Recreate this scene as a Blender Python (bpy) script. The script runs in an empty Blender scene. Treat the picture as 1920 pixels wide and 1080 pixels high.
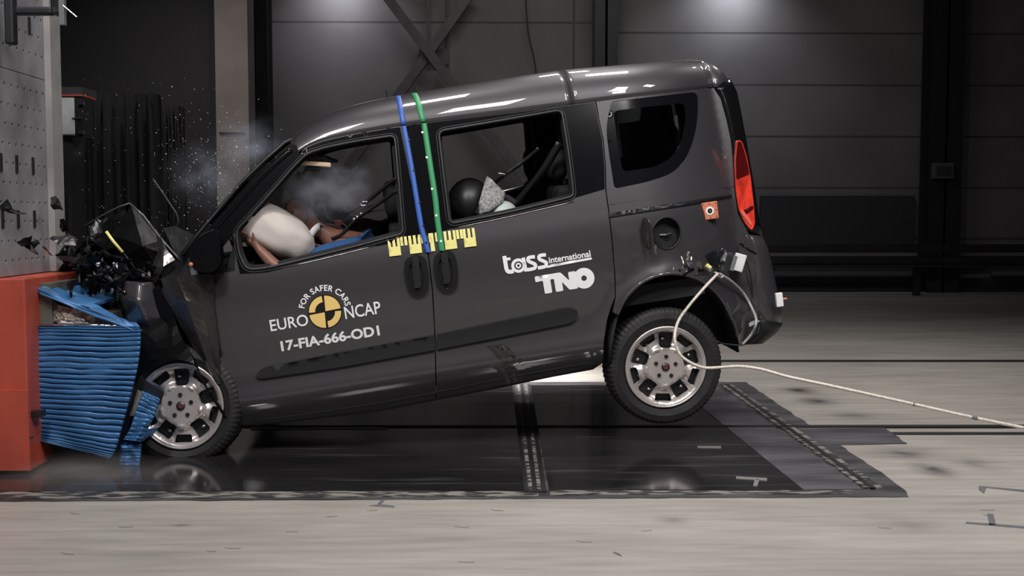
import bpy, bmesh, math, random
from mathutils import Vector, Matrix, noise
from mathutils.geometry import delaunay_2d_cdt
random.seed(7)
R = math.radians
SC = bpy.context.scene
COL = SC.collection

# ------------------------------------------------------------------ camera
F = 2065.0
CAMP = Vector((0, -5.8, 1.28))
cd = bpy.data.cameras.new('camera'); cam = bpy.data.objects.new('camera', cd); COL.objects.link(cam)
cd.sensor_width = 36.0; cd.lens = 36.0 * F / 1920.0; cd.clip_end = 200
cam.location = CAMP
cam.rotation_euler = (R(90 - 3.68), 0, R(-1.05))
SC.camera = cam
CR = cam.rotation_euler.to_matrix()

def ray(px, py):
    return (CR @ Vector(((px - 960) / F, (540 - py) / F, -1))).normalized()
def U(px, py, Y=0.0):
    d = ray(px, py); return CAMP + d * ((Y - CAMP.y) / d.y)
def UZ(px, py, z=0.0):
    d = ray(px, py); return CAMP + d * ((z - CAMP.z) / d.z)
def proj(P):
    q = CR.transposed() @ (Vector(P) - CAMP)
    return (960 + F * q.x / -q.z, 540 - F * q.y / -q.z)

# ------------------------------------------------------------------ world and lights
w = bpy.data.worlds.new('world'); SC.world = w; w.use_nodes = True
w.node_tree.nodes['Background'].inputs[0].default_value = (0.55, 0.6, 0.75, 1)
w.node_tree.nodes['Background'].inputs[1].default_value = 0.02
SC.view_settings.view_transform = 'Standard'
SC.view_settings.look = 'None'
SC.view_settings.exposure = 0.0
SC.view_settings.gamma = 1.0
SC.view_settings.use_curve_mapping = False

def area(name, loc, target, sx, sy, power, color=(1, .97, .95), spread=180):
    l = bpy.data.lights.new(name, 'AREA'); l.shape = 'RECTANGLE'; l.size = sx; l.size_y = sy
    l.energy = power; l.color = color; l.spread = R(spread)
    o = bpy.data.objects.new(name, l); COL.objects.link(o); o.location = loc
    o.rotation_euler = (Vector(target) - Vector(loc)).to_track_quat('-Z', 'Y').to_euler()
    return o
LAMPS = [  # position, target, size x, size y, watts
    ((-1.5, -2.9, 5.2), (-1.3, -.8, 0), .7, 1.0, 30),
    ((0.2, -2.9, 5.2), (0.2, -.8, 0), .7, 1.0, 34),
    ((1.9, -2.7, 5.2), (1.8, -.6, 0), .7, 1.0, 34),
    ((-.7, 1.0, 5.2), (-.7, 1.2, 0), .6, .7, 20),
    ((1.0, 1.9, 5.2), (.9, 1.9, 0), .6, .6, 36),
    ((0.5, 4.2, 5.2), (.5, 4.0, 0), .6, .6, 36),
    ((3.4, 3.8, 5.2), (3.4, 3.4, 0), .6, .6, 36),
    ((3.6, -1.6, 5.2), (3.2, -1.6, 0), .6, .8, 34),
    ((-4.2, 6.6, 4.6), (-3.7, 8.6, 1.2), .5, .4, 8),  # extra lamp added out of view to brighten the pale column
    ((-1.9, -4.2, 5.4), (-.8, 0, 1.0), .7, .5, 64),
    ((2.3, -4.2, 5.4), (1.3, 0, 1.0), .7, .5, 56),
]
area('floor_spot_light', (.2, 3.2, 5.0), (.24, 3.0, 0), .3, .2, 22, spread=22)
for p, t, sx, sy, e in LAMPS:
    area('lamp_light', p, t, sx, sy, e, spread=118)
area('wall_wash_light', (-2.6, 12.8, 5.6), (-2.6, 13.4, 4.4), .5, .2, 16, (.82, .88, 1), spread=120)
area('wall_wash_light', (4.1, 12.8, 5.6), (4.1, 13.4, 4.4), .5, .2, 18, (.82, .88, 1), spread=120)
area('wall_fill_light', (1.0, 7.5, 7.0), (1.5, 13.4, 3.2), 5, .5, 40, spread=110)

# ------------------------------------------------------------------ materials
def mat(name, col, rough=.5, metal=0.0, coat=0.0, var=.12, scale=8.0, bump=0.0, bscale=60.0, stretch=(1, 1, 1), **kw):
    m = bpy.data.materials.new(name); m.use_nodes = True
    nt = m.node_tree; b = nt.nodes['Principled BSDF']
    b.inputs['Roughness'].default_value = rough; b.inputs['Metallic'].default_value = metal
    b.inputs['Coat Weight'].default_value = coat; b.inputs['Coat Roughness'].default_value = .03
    tc = nt.nodes.new('ShaderNodeTexCoord'); mp = nt.nodes.new('ShaderNodeMapping')
    mp.inputs['Scale'].default_value = stretch
    nt.links.new(tc.outputs['Object'], mp.inputs[0])
    n = nt.nodes.new('ShaderNodeTexNoise'); n.inputs['Scale'].default_value = scale; n.inputs['Detail'].default_value = 5
    nt.links.new(mp.outputs[0], n.inputs['Vector'])
    r = nt.nodes.new('ShaderNodeValToRGB')
    r.color_ramp.elements[0].position = .3; r.color_ramp.elements[1].position = .7
    r.color_ramp.elements[0].color = tuple(c * (1 - var) for c in col) + (1,)
    r.color_ramp.elements[1].color = tuple(min(1, c * (1 + var)) for c in col) + (1,)
    nt.links.new(n.outputs[0], r.inputs[0]); nt.links.new(r.outputs[0], b.inputs['Base Color'])
    if bump:
        n2 = nt.nodes.new('ShaderNodeTexNoise'); n2.inputs['Scale'].default_value = bscale
        nt.links.new(mp.outputs[0], n2.inputs['Vector'])
        bp = nt.nodes.new('ShaderNodeBump'); bp.inputs['Strength'].default_value = bump; bp.inputs['Distance'].default_value = .01
        nt.links.new(n2.outputs[0], bp.inputs['Height']); nt.links.new(bp.outputs[0], b.inputs['Normal'])
    for k, v in kw.items(): b.inputs[k.replace('_', ' ')].default_value = v
    return m

PAINT = mat('dark_grey_metallic_paint', (.050, .046, .052), .45, .30, 1.0, .04, 3)
PAINT2 = mat('crumpled_paint', (.052, .046, .046), .30, .5, .8, .25, 6, .25, 9)
BLK = mat('gloss_black', (.005, .005, .006), .16, 0, 0, .05, Specular_IOR_Level=.22)
MATB = mat('matt_black_paint', (.004, .004, .0045), .34, 0, 0, .2, 6, .1, 20, Specular_IOR_Level=.16)
RUBS = mat('dark_rub_strip_plastic', (.020, .020, .022), .6, 0, 0, .05, Specular_IOR_Level=.15)
TRIM = mat('black_plastic', (.012, .012, .014), .45, 0, 0, .1, 20, .1, 200)
DARK = mat('interior_black', (.009, .009, .011), .8, 0, 0, .2, 12)
RUB = mat('tyre_rubber', (.014, .013, .014), .6, 0, 0, .15, 15, .15, 120)
SILVER = mat('silver_wheel_paint', (.62, .57, .55), .30, .6, .3, .05, 10)
METAL = mat('bare_metal', (.5, .48, .46), .3, 1, 0, .2, 20)
STEEL = mat('dark_steel', (.06, .058, .06), .4, .8, 0, .3, 20, .2, 40)
CHROME = mat('bright_metal', (.85, .85, .85), .12, 1, 0, .03)
BLUEB = mat('blue_barrier_sheet', (.038, .135, .31), .42, .2, .0, .16, 5, .06, 20, (1, 1, 6))
ALU = mat('torn_aluminium_honeycomb', (.5, .44, .38), .35, .9, 0, .5, 30, .9, 60, (1, 1, 4))
RED = mat('red_painted_steel', (.42, .068, .042), .5, 0, .1, .16, 3, .15, 30)
WHITE = mat('white_vinyl', (.86, .86, .88), .4, 0, 0, .01)
YEL = mat('yellow_vinyl', (.86, .60, .20), .4, 0, 0, .01)
YELM = mat('pale_yellow_scale_tape', (.80, .74, .26), .4, 0, 0, .04, 40)
BLKV = mat('black_vinyl', (.006, .006, .006), .4)
BTAPE = mat('blue_tape', (.035, .11, .42), .45, 0, 0, .03)
GTAPE = mat('green_tape', (.035, .26, .10), .45, 0, 0, .03)
REDL = mat('red_lamp_plastic', (.75, .045, .025), .12, 0, 1, .5, 22, .5, 60, (1, 1, .35))
REDD = mat('dark_red_lamp_plastic', (.07, .004, .004), .1, 0, 1, .2, 22)
SKIN = mat('brown_dummy_rubber', (.20, .088, .062), .5, 0, 0, .1, 12, .1, 60)
SHIRTB = mat('blue_cotton', (.014, .065, .19), .85, 0, 0, .1, 20, .5, 30)
SHIRTG = mat('green_cotton', (.10, .20, .11), .85, 0, 0, .1, 20, .5, 30)
BAG = mat('white_airbag_fabric', (.52, .47, .44), .8, 0, 0, .08, 4, .35, 10)
CLOTHG = mat('grey_speckled_cloth', (.26, .26, .255), .85, 0, 0, .55, 70, .3, 30)
CLOTHL = mat('pale_green_grey_plastic', (.42, .48, .45), .5, 0, 0, .05)
CREAM = mat('cream_edging', (.62, .46, .32), .6)
ORNG = mat('orange_target_board', (.62, .20, .11), .5, 0, 0, .15, 60)
CABLE = mat('white_braided_sheath', (.62, .57, .50), .55, 0, 0, .25, 90)
GREYB = mat('grey_box', (.14, .15, .155), .5, 0, 0, .1)
CONC = mat('grey_column_paint', (.36, .31, .29), .7, 0, 0, .15, 2, .1, 20)
DSTL = mat('dark_painted_steel', (.010, .010, .013), .55, 0, 0, .2, 4)
BRACE = mat('brace_grey_paint', (.085, .078, .08), .6, 0, 0, .2, 4)
CURT = mat('black_curtain_cloth', (.016, .015, .017), .9, 0, 0, .25, 3)
RAILM = mat('dark_galvanised_rail', (.030, .030, .034), .45, .5, 0, .2, 4)

def glass(name, col, a, rough=.02):
    m = bpy.data.materials.new(name); m.use_nodes = True; nt = m.node_tree
    for n in list(nt.nodes): nt.nodes.remove(n)
    o = nt.nodes.new('ShaderNodeOutputMaterial'); mx = nt.nodes.new('ShaderNodeMixShader')
    t = nt.nodes.new('ShaderNodeBsdfTransparent'); g = nt.nodes.new('ShaderNodeBsdfGlossy')
    t.inputs[0].default_value = col + (1,); g.inputs['Roughness'].default_value = rough
    fr = nt.nodes.new('ShaderNodeFresnel'); fr.inputs[0].default_value = 1.45
    nz = nt.nodes.new('ShaderNodeTexNoise'); nz.inputs['Scale'].default_value = 5
    ml = nt.nodes.new('ShaderNodeMath'); ml.operation = 'MULTIPLY_ADD'
    ml.inputs[1].default_value = .02; ml.inputs[2].default_value = rough
    nt.links.new(nz.outputs[0], ml.inputs[0]); nt.links.new(ml.outputs[0], g.inputs['Roughness'])
    ad = nt.nodes.new('ShaderNodeMath'); ad.inputs[1].default_value = a
    nt.links.new(fr.outputs[0], ad.inputs[0]); nt.links.new(ad.outputs[0], mx.inputs[0])
    nt.links.new(t.outputs[0], mx.inputs[1]); nt.links.new(g.outputs[0], mx.inputs[2]); nt.links.new(mx.outputs[0], o.inputs[0])
    return m
GL_TINT = glass('tinted_glass', (.50, .56, .54), 0.0)
GL_CLR = glass('clear_glass', (.80, .88, .86), 0.0)

def bands(name, colA, seams, vs, vert=False):
    """wall sheet with thin dark joints every seams metres"""
    m = mat(name, colA, .75, 0, 0, .16, .8, .05, 6)
    nt = m.node_tree; b = nt.nodes['Principled BSDF']
    src = b.inputs['Base Color'].links[0].from_socket
    tc = nt.nodes.new('ShaderNodeTexCoord'); sp = nt.nodes.new('ShaderNodeSeparateXYZ')
    nt.links.new(tc.outputs['Object'], sp.inputs[0])
    def seam(sock, off, per, wd):
        a = nt.nodes.new('ShaderNodeMath'); a.operation = 'SUBTRACT'; a.inputs[1].default_value = off
        nt.links.new(sock, a.inputs[0])
        p = nt.nodes.new('ShaderNodeMath'); p.operation = 'PINGPONG'; p.inputs[1].default_value = per / 2
        nt.links.new(a.outputs[0], p.inputs[0])
        l = nt.nodes.new('ShaderNodeMath'); l.operation = 'LESS_THAN'; l.inputs[1].default_value = wd
        nt.links.new(p.outputs[0], l.inputs[0]); return l.outputs[0]
    s1 = seam(sp.outputs['Z'], seams[0], seams[1], .018)
    s2 = seam(sp.outputs['X'], vs[0], vs[1], .02)
    mx = nt.nodes.new('ShaderNodeMath'); mx.operation = 'MAXIMUM'
    nt.links.new(s1, mx.inputs[0]); nt.links.new(s2, mx.inputs[1])
    mm = nt.nodes.new('ShaderNodeMix'); mm.data_type = 'RGBA'
    nt.links.new(mx.outputs[0], mm.inputs[0]); nt.links.new(src, mm.inputs[6])
    mm.inputs[7].default_value = tuple(c * .45 for c in colA) + (1,)
    nt.links.new(mm.outputs[2], b.inputs['Base Color'])
    return m

def floor_mat(name, base, dark, rough, sc=1.0, metal=0.0, lo=.35, hi=.72, bump=.05, scuff=0.0, spec=.5):
    m = bpy.data.materials.new(name); m.use_nodes = True; nt = m.node_tree; b = nt.nodes['Principled BSDF']
    L = nt.links.new
    tc = nt.nodes.new('ShaderNodeTexCoord')
    def nz(scale, st, det=6):
        mp = nt.nodes.new('ShaderNodeMapping'); mp.inputs['Scale'].default_value = st
        L(tc.outputs['Object'], mp.inputs[0])
        n = nt.nodes.new('ShaderNodeTexNoise'); n.inputs['Scale'].default_value = scale; n.inputs['Detail'].default_value = det
        L(mp.outputs[0], n.inputs['Vector']); return n.outputs[0]
    def ramp(s, a, b_, ca, cb):
        r = nt.nodes.new('ShaderNodeValToRGB'); r.color_ramp.elements[0].position = a; r.color_ramp.elements[1].position = b_
        r.color_ramp.elements[0].color = ca + (1,); r.color_ramp.elements[1].color = cb + (1,); L(s, r.inputs[0]); return r.outputs[0]
    c1 = ramp(nz(1.1 * sc, (.45, 1.5, 1)), lo, hi, dark, base)
    c2 = ramp(nz(9 * sc, (.25, 2.0, 1), 8), .30, .62, (.80, .78, .77), (1, 1, 1))
    c3 = ramp(nz(60, (.5, 1.5, 1), 2), .24, .30, (.55, .53, .52), (1, 1, 1))
    m1 = nt.nodes.new('ShaderNodeMix'); m1.data_type = 'RGBA'; m1.blend_type = 'MULTIPLY'; m1.inputs[0].default_value = 1
    L(c1, m1.inputs[6]); L(c2, m1.inputs[7])
    m2 = nt.nodes.new('ShaderNodeMix'); m2.data_type = 'RGBA'; m2.blend_type = 'MULTIPLY'; m2.inputs[0].default_value = .8
    L(m1.outputs[2], m2.inputs[6]); L(c3, m2.inputs[7])
    out = m2.outputs[2]
    if scuff:
        s = ramp(nz(3.2, (.35, 3.5, 1), 9), .56, .74, (0, 0, 0), (scuff, scuff, scuff * 1.08))
        m3 = nt.nodes.new('ShaderNodeMix'); m3.data_type = 'RGBA'; m3.blend_type = 'ADD'; m3.inputs[0].default_value = 1
        L(out, m3.inputs[6]); L(s, m3.inputs[7]); out = m3.outputs[2]
    L(out, b.inputs['Base Color'])
    rr = nt.nodes.new('ShaderNodeMapRange'); rr.inputs[3].default_value = rough * .7; rr.inputs[4].default_value = rough * 1.5
    L(nz(4, (.3, 2, 1)), rr.inputs[0]); L(rr.outputs[0], b.inputs['Roughness'])
    bp = nt.nodes.new('ShaderNodeBump'); bp.inputs['Strength'].default_value = bump; bp.inputs['Distance'].default_value = .004
    L(nz(35, (.5, 1.5, 1)), bp.inputs['Height']); L(bp.outputs[0], b.inputs['Normal'])
    b.inputs['Metallic'].default_value = metal; b.inputs['Specular IOR Level'].default_value = spec
    return m
FLOOR = floor_mat('worn_concrete', (.375, .348, .318), (.28, .262, .24), .42)
PLATE = floor_mat('dark_steel_plate', (.024, .022, .024), (.010, .010, .011), .10, 1.6, 0, .3, .7, .02, .05, .9)
PLATEW = floor_mat('worn_steel_plate', (.13, .125, .14), (.045, .042, .05), .30, 2.2, 0, .35, .7, .03, .05, .6)
EDGE = floor_mat('tarred_edging', (.060, .058, .062), (.014, .014, .015), .5, 4, 0, .35, .6)
GROOVE = mat('black_groove', (.004, .004, .004), .6)
CHIP = floor_mat('chipped_pale_paint', (.20, .19, .175), (.022, .022, .023), .5, 16, 0, .47, .56)

# ------------------------------------------------------------------ mesh helpers
def link(name, verts, faces, m, parent=None, smooth=False, mats=None, fm=None):
    me = bpy.data.meshes.new(name); me.from_pydata([tuple(v) for v in verts], [], faces)
    for mm in ([m] if mats is None else mats): me.materials.append(mm)
    if fm: me.polygons.foreach_set('material_index', fm)
    if smooth: me.polygons.foreach_set('use_smooth', [True] * len(me.polygons))
    me.update()
    o = bpy.data.objects.new(name, me); COL.objects.link(o)
    if parent:
        o.parent = parent
        o.matrix_parent_inverse = parent.matrix_basis.inverted()
    return o
def tag(o, label=None, cat=None, group=None, kind=None):
    if label: o['label'] = label
    if cat: o['category'] = cat
    if group: o['group'] = group
    if kind: o['kind'] = kind
    return o
def empty(name, loc=(0, 0, 0)):
    o = bpy.data.objects.new(name, None); COL.objects.link(o); o.location = loc; o.empty_display_size = .1
    return o

class MB:
    def __init__(s): s.v = []; s.f = []
    def add(s, vs, fs):
        n = len(s.v); s.v += [Vector(v) for v in vs]; s.f += [tuple(i + n for i in f) for f in fs]; return s
    def box(s, c, h, M=None):
        M = M or Matrix.Identity(3)
        vs = [Vector(c) + M @ Vector((h[0] * i, h[1] * j, h[2] * k)) for i in (-1, 1) for j in (-1, 1) for k in (-1, 1)]
        return s.add(vs, [(0, 1, 3, 2), (4, 6, 7, 5), (0, 4, 5, 1), (2, 3, 7, 6), (0, 2, 6, 4), (1, 5, 7, 3)])
    def tube(s, pts, r, n=10, caps=True):
        pts = [Vector(p) for p in pts]; rs = r if isinstance(r, (list, tuple)) else [r] * len(pts)
        rings = []; prev = None
        for i, p in enumerate(pts):
            t = (pts[min(i + 1, len(pts) - 1)] - pts[max(i - 1, 0)]).normalized()
            u = prev - t * prev.dot(t) if prev is not None else t.cross(Vector((0, 0, 1)) if abs(t.z) < .9 else Vector((0, 1, 0)))
            u.normalize(); prev = u; v = t.cross(u)
            rings.append([p + (u * math.cos(2 * math.pi * k / n) + v * math.sin(2 * math.pi * k / n)) * rs[i] for k in range(n)])
        vs = [q for rg in rings for q in rg]; fs = []
        for i in range(len(pts) - 1):
            for k in range(n):
                fs.append((i * n + k, i * n + (k + 1) % n, (i + 1) * n + (k + 1) % n, (i + 1) * n + k))
        if caps: fs += [tuple(range(n))[::-1], tuple((len(pts) - 1) * n + k for k in range(n))]
        return s.add(vs, fs)
    def ball(s, c, r, M=None, nu=18, nv=12, f=None):
        M = M or Matrix.Identity(3); r = r if isinstance(r, (tuple, list)) else (r, r, r)
        vs = []; fs = []
        for j in range(nv + 1):
            th = math.pi * j / nv
            for i in range(nu):
                ph = 2 * math.pi * i / nu
                q = Vector((math.sin(th) * math.cos(ph), math.sin(th) * math.sin(ph), math.cos(th)))
                if f: q = f(q)
                vs.append(Vector(c) + M @ Vector((q.x * r[0], q.y * r[1], q.z * r[2])))
        for j in range(nv):
            for i in range(nu):
                fs.append((j * nu + i, (j + 1) * nu + i, (j + 1) * nu + (i + 1) % nu, j * nu + (i + 1) % nu))
        return s.add(vs, fs)
    def build(s, name, m, parent=None, smooth=False, bevel=0):
        o = link(name, s.v, s.f, m, parent, smooth)
        if bevel:
            md = o.modifiers.new('bevel', 'BEVEL'); md.width = bevel; md.segments = 2; md.limit_method = 'ANGLE'
        return o

def spline(pts, n=8, closed=False):
    P = [Vector(p) for p in pts]; out = []; N = len(P)
    rng = range(N) if closed else range(N - 1)
    for i in rng:
        if closed: p0, p1, p2, p3 = P[(i - 1) % N], P[i], P[(i + 1) % N], P[(i + 2) % N]
        else: p0, p1, p2, p3 = P[max(i - 1, 0)], P[i], P[i + 1], P[min(i + 2, N - 1)]
        for k in range(n):
            t = k / n
            out.append(.5 * ((2 * p1) + (p2 - p0) * t + (2 * p0 - 5 * p1 + 4 * p2 - p3) * t * t + (3 * p1 - p0 - 3 * p2 + p3) * t ** 3))
    if not closed: out.append(P[-1])
    return out
def rnd(poly, r, n=5):
    """round the corners of a closed 2D polygon"""
    P = [Vector((p[0], p[1])) for p in poly]; out = []; N = len(P)
    for i in range(N):
        rr = r[i] if isinstance(r, (list, tuple)) else r
        a, b, c = P[i - 1], P[i], P[(i + 1) % N]
        d1 = min(rr, (a - b).length * .48); d2 = min(rr, (c - b).length * .48)
        if rr <= .01: out.append(b); continue
        p = b + (a - b).normalized() * d1; q = b + (c - b).normalized() * d2
        for k in range(n + 1):
            t = k / n; out.append(p * (1 - t) ** 2 + b * 2 * t * (1 - t) + q * t * t)
    return out
def resample(poly, step):
    out = []; N = len(poly)
    for i in range(N):
        a = Vector(poly[i][:2]); b = Vector(poly[(i + 1) % N][:2]); L = (b - a).length
        if L < 1e-6: continue
        k = max(1, int(math.ceil(L / step)))
        for j in range(k): out.append(a + (b - a) * (j / k))
    return out
def inside(p, poly):
    c = False; x, y = p[0], p[1]; j = len(poly) - 1
    for i in range(len(poly)):
        xi, yi = poly[i][0], poly[i][1]; xj, yj = poly[j][0], poly[j][1]
        if (yi > y) != (yj > y) and x < (xj - xi) * (y - yi) / (yj - yi) + xi: c = not c
        j = i
    return c
def segd(p, a, b):
    ab = b - a; t = max(0, min(1, (p - a).dot(ab) / max(1e-12, ab.length_squared))); return (p - (a + ab * t)).length
def cdt(outline, holes, step):
    o = resample(outline, step); hs = [resample(h, step) for h in holes]
    vs = list(o); ed = [(i, (i + 1) % len(o)) for i in range(len(o))]
    for h in hs:
        n = len(vs); vs += h; ed += [(n + i, n + (i + 1) % len(h)) for i in range(len(h))]
    segs = [(vs[a], vs[b]) for a, b in ed]
    x0 = min(p.x for p in o); x1 = max(p.x for p in o); y0 = min(p.y for p in o); y1 = max(p.y for p in o)
    y = y0 + step * .5; row = 0
    grid = {}
    for s_ in segs:
        for q in (s_[0], s_[1]): grid.setdefault((int(q.x // (2 * step)), int(q.y // (2 * step))), []).append(s_)
    while y < y1:
        x = x0 + step * (.5 if row % 2 else 1.0)
        while x < x1:
            p = Vector((x, y))
            if inside(p, o) and not any(inside(p, h) for h in hs):
                k = (int(x // (2 * step)), int(y // (2 * step))); ok = True
                for dx in (-1, 0, 1):
                    for dy in (-1, 0, 1):
                        for a, b in grid.get((k[0] + dx, k[1] + dy), ()):
                            if segd(p, a, b) < step * .45: ok = False; break
                        if not ok: break
                    if not ok: break
                if ok: vs.append(p)
            x += step
        y += step * .87; row += 1
    r = delaunay_2d_cdt(vs, ed, [], 0, 1e-7)
    V = r[0]; T = []
    for f in r[2]:
        c = sum((V[i] for i in f), Vector((0, 0))) / len(f)
        if inside(c, o) and not any(inside(c, h) for h in hs): T.append(tuple(f))
    used = sorted({i for f in T for i in f}); mp = {u: k for k, u in enumerate(used)}
    return [V[i] for i in used], [tuple(mp[i] for i in f) for f in T]
def sheet(name, outline, holes, step, top, bottom, m, parent=None, smooth=True, inner=None):
    """triangulated sheet with real thickness: top(p), bottom(p) map 2D to 3D"""
    V, T = cdt(outline, holes, step); n = len(V)
    vs = [top(p) for p in V] + [bottom(p) for p in V]
    cnt = {}
    T2 = []
    for f in T:
        a, b, c = V[f[0]], V[f[1]], V[f[2]]
        if (b - a).cross(c - a) > 0: f = (f[0], f[2], f[1])
        T2.append(f)
    for f in T2:
        for i in range(3):
            e = (f[i], f[(i + 1) % 3]); cnt[e] = 1
    fs = list(T2); fm = [0] * len(T2)
    fs += [(f[0] + n, f[2] + n, f[1] + n) for f in T2]; fm += [1 if inner else 0] * len(T2)
    for (a, b) in cnt:
        if (b, a) not in cnt: fs.append((b, a, a + n, b + n)); fm.append(0)
    o = link(name, vs, fs, m, parent, False, [m, inner] if inner else None, fm)
    if smooth:
        sm = [True] * (2 * len(T2)) + [False] * (len(fs) - 2 * len(T2)); o.data.polygons.foreach_set('use_smooth', sm)
        # sharp border edges
        at = o.data.attributes.new('sharp_edge', 'BOOLEAN', 'EDGE')
        bd = set()
        for (a, b) in cnt:
            if (b, a) not in cnt: bd.add((min(a, b), max(a, b))); bd.add((min(a, b) + n, max(a, b) + n))
        at.data.foreach_set('value', [tuple(sorted(e.vertices)) in bd for e in o.data.edges])
    return o

# ------------------------------------------------------------------ van body frame
TH = R(8.3); PHI = R(3.0); YAW = R(5.5)
_h = Vector((math.cos(YAW), math.sin(YAW), 0))
A = _h * math.cos(TH) + Vector((0, 0, math.sin(TH)))
_u = -_h * math.sin(TH) + Vector((0, 0, math.cos(TH))); _w = Vector((-math.sin(YAW), math.cos(YAW), 0))
WV = _w * math.cos(PHI) + _u * math.sin(PHI)
B = _u * math.cos(PHI) - _w * math.sin(PHI)
O0 = U(450, 797, 0.03)
BM = Matrix((A, WV, B)).transposed()          # body axes: x rearward, y inward, z up
WID = 1.83
def tob(P):
    q = Vector(P) - O0; return q.dot(A), q.dot(B), q.dot(WV)
def fb(a, b, w): return O0 + A * a + B * b + WV * w
KEYS = [(-.3, .16), (-.1, .10), (0, .045), (.06, .010), (.12, -.010), (.20, .004), (.30, .012), (.45, .0), (.62, -.004), (.76, .002), (.86, .022), (1.0, .055), (1.2, .105), (1.4, .16), (1.6, .22), (2, .36)]
def base_w(b):
    if b <= KEYS[0][0]: return KEYS[0][1]
    for i in range(len(KEYS) - 1):
        if b <= KEYS[i + 1][0]:
            x0, y0 = KEYS[max(i - 1, 0)]; x1, y1 = KEYS[i]; x2, y2 = KEYS[i + 1]; x3, y3 = KEYS[min(i + 2, len(KEYS) - 1)]
            t = (b - x1) / (x2 - x1)
            m1 = (y2 - y0) / (x2 - x0) * (x2 - x1) if x2 != x0 else 0; m2 = (y3 - y1) / (x3 - x1) * (x2 - x1)
            return (2 * t ** 3 - 3 * t * t + 1) * y1 + (t ** 3 - 2 * t * t + t) * m1 + (-2 * t ** 3 + 3 * t * t) * y2 + (t ** 3 - t * t) * m2
    return KEYS[-1][1]
ARCH = None
def W(a, b):
    v = base_w(b)
    if a > 2.3: v += .75 * min(a - 2.3, .6) ** 2
    if a < .25: v += .30 * min(.25 - a, 1) ** 2
    if ARCH:
        da, db = a - ARCH[0], b - ARCH[1]; r = math.hypot(da, db)
        if r < .62:
            s = 1 if db > -.05 else max(0, 1 + (db + .05) / .25)
            v -= .030 * s * math.exp(-((r - .375) / .06) ** 2)
    if a > 2.02 and b > .30 and b < .76:   # dents of the rear quarter
        k = max(0, min(1, (a - 2.02) / .05)) * max(0, min(1, (b - .30) / .1)) * max(0, min(1, (.76 - b) / .12))
        v += .009 * k * noise.noise(Vector((a * 7, b * 6, 3))) + .004 * k * noise.noise(Vector((a * 17, b * 15, 5)))
    return v
def S(p, off=0.0, wfun=None):
    d = ray(p[0], p[1]); dw = d.dot(WV); t = -(CAMP - O0).dot(WV) / dw
    for _ in range(9):
        P = CAMP + d * t; a, b, w_ = tob(P)
        t += .85 * (((wfun or W)(a, b) - off) - w_) / dw
    return CAMP + d * t
_a = tob(S((1262, 640))); ARCH = (_a[0], _a[1])

def panel(name, outline, holes, m, parent, off=0.0, thick=.02, step=8, inner=None, far=False, wfun=None, smooth=True):
    if not far:
        return sheet(name, outline, holes, step, lambda p: S(p, off, wfun), lambda p: S(p, off, wfun) + WV * thick, m, parent, smooth, inner)
    def fp(p, o):
        a, b, w_ = tob(S(p, 0)); return fb(a, b, WID - base_w(b) - (W(a, b) - base_w(b)) * .6 - o)
    return sheet(name, outline, holes, step, lambda p: fp(p, thick), lambda p: fp(p, 0), m, parent, smooth, inner)

# ------------------------------------------------------------------ the hall
YW = 13.4
def struct(o): o['kind'] = 'structure'; return o
def slabpoly(name, px, m, z=0.004, th=.01, parent=None, rag=0.0):
    P = [UZ(x, y, z) for x, y in px]
    if rag:
        Q = []
        for i in range(len(P)):
            a, b = P[i], P[(i + 1) % len(P)]; n = max(2, int((b - a).length / .03))
            for k in range(n):
                q = a + (b - a) * (k / n); j = Vector((noise.noise(q * 9), noise.noise(q * 9 + Vector((5, 5, 5))), 0)) * rag; Q.append(q + j)
        P = Q
    n = len(P)
    vs = P + [p - Vector((0, 0, th)) for p in P]
    fs = [tuple(range(n))[::-1], tuple(range(n, 2 * n))] + [(i, i + n, (i + 1) % n + n, (i + 1) % n)[::-1] for i in range(n)]
    o = link(name, vs, fs, m, parent)
    bm = bmesh.new(); bm.from_mesh(o.data); bmesh.ops.recalc_face_normals(bm, faces=bm.faces); bm.to_mesh(o.data); bm.free()
    return o
# dark smudges that have worn into the concrete
def add_spots(m, spots):
    nt = m.node_tree; b = nt.nodes['Principled BSDF']; L = nt.links.new
    cur = b.inputs['Base Color'].links[0].from_socket
    tc = nt.nodes.new('ShaderNodeTexCoord'); nz = nt.nodes.new('ShaderNodeTexNoise'); nz.inputs['Scale'].default_value = 5
    L(tc.outputs['Object'], nz.inputs['Vector'])
    for (px, py, sx, sy, k) in spots:
        c = UZ(px, py); c2 = UZ(px + sx, py); c3 = UZ(px, py - sy)
        mp = nt.nodes.new('ShaderNodeMapping'); mp.vector_type = 'POINT'
        rx = abs(c2.x - c.x); ry = abs(c3.y - c.y)
        mp.inputs['Location'].default_value = (-c.x / rx, -c.y / ry, 0); mp.inputs['Scale'].default_value = (1 / rx, 1 / ry, 0)
        L(tc.outputs['Object'], mp.inputs[0])
        g = nt.nodes.new('ShaderNodeTexGradient'); g.gradient_type = 'QUADRATIC_SPHERE'; L(mp.outputs[0], g.inputs[0])
        mu = nt.nodes.new('ShaderNodeMath'); mu.operation = 'MULTIPLY'; mu.inputs[1].default_value = k * 2
        L(g.outputs['Fac'], mu.inputs[0])
        mu2 = nt.nodes.new('ShaderNodeMath'); mu2.operation = 'MULTIPLY'; mu2.use_clamp = True
        L(mu.outputs[0], mu2.inputs[0]); L(nz.outputs[0], mu2.inputs[1])
        mx = nt.nodes.new('ShaderNodeMix'); mx.data_type = 'RGBA'; L(mu2.outputs[0], mx.inputs[0]); L(cur, mx.inputs[6])
        mx.inputs[7].default_value = (.03, .027, .025, 1); cur = mx.outputs[2]
    L(cur, b.inputs['Base Color'])
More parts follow.
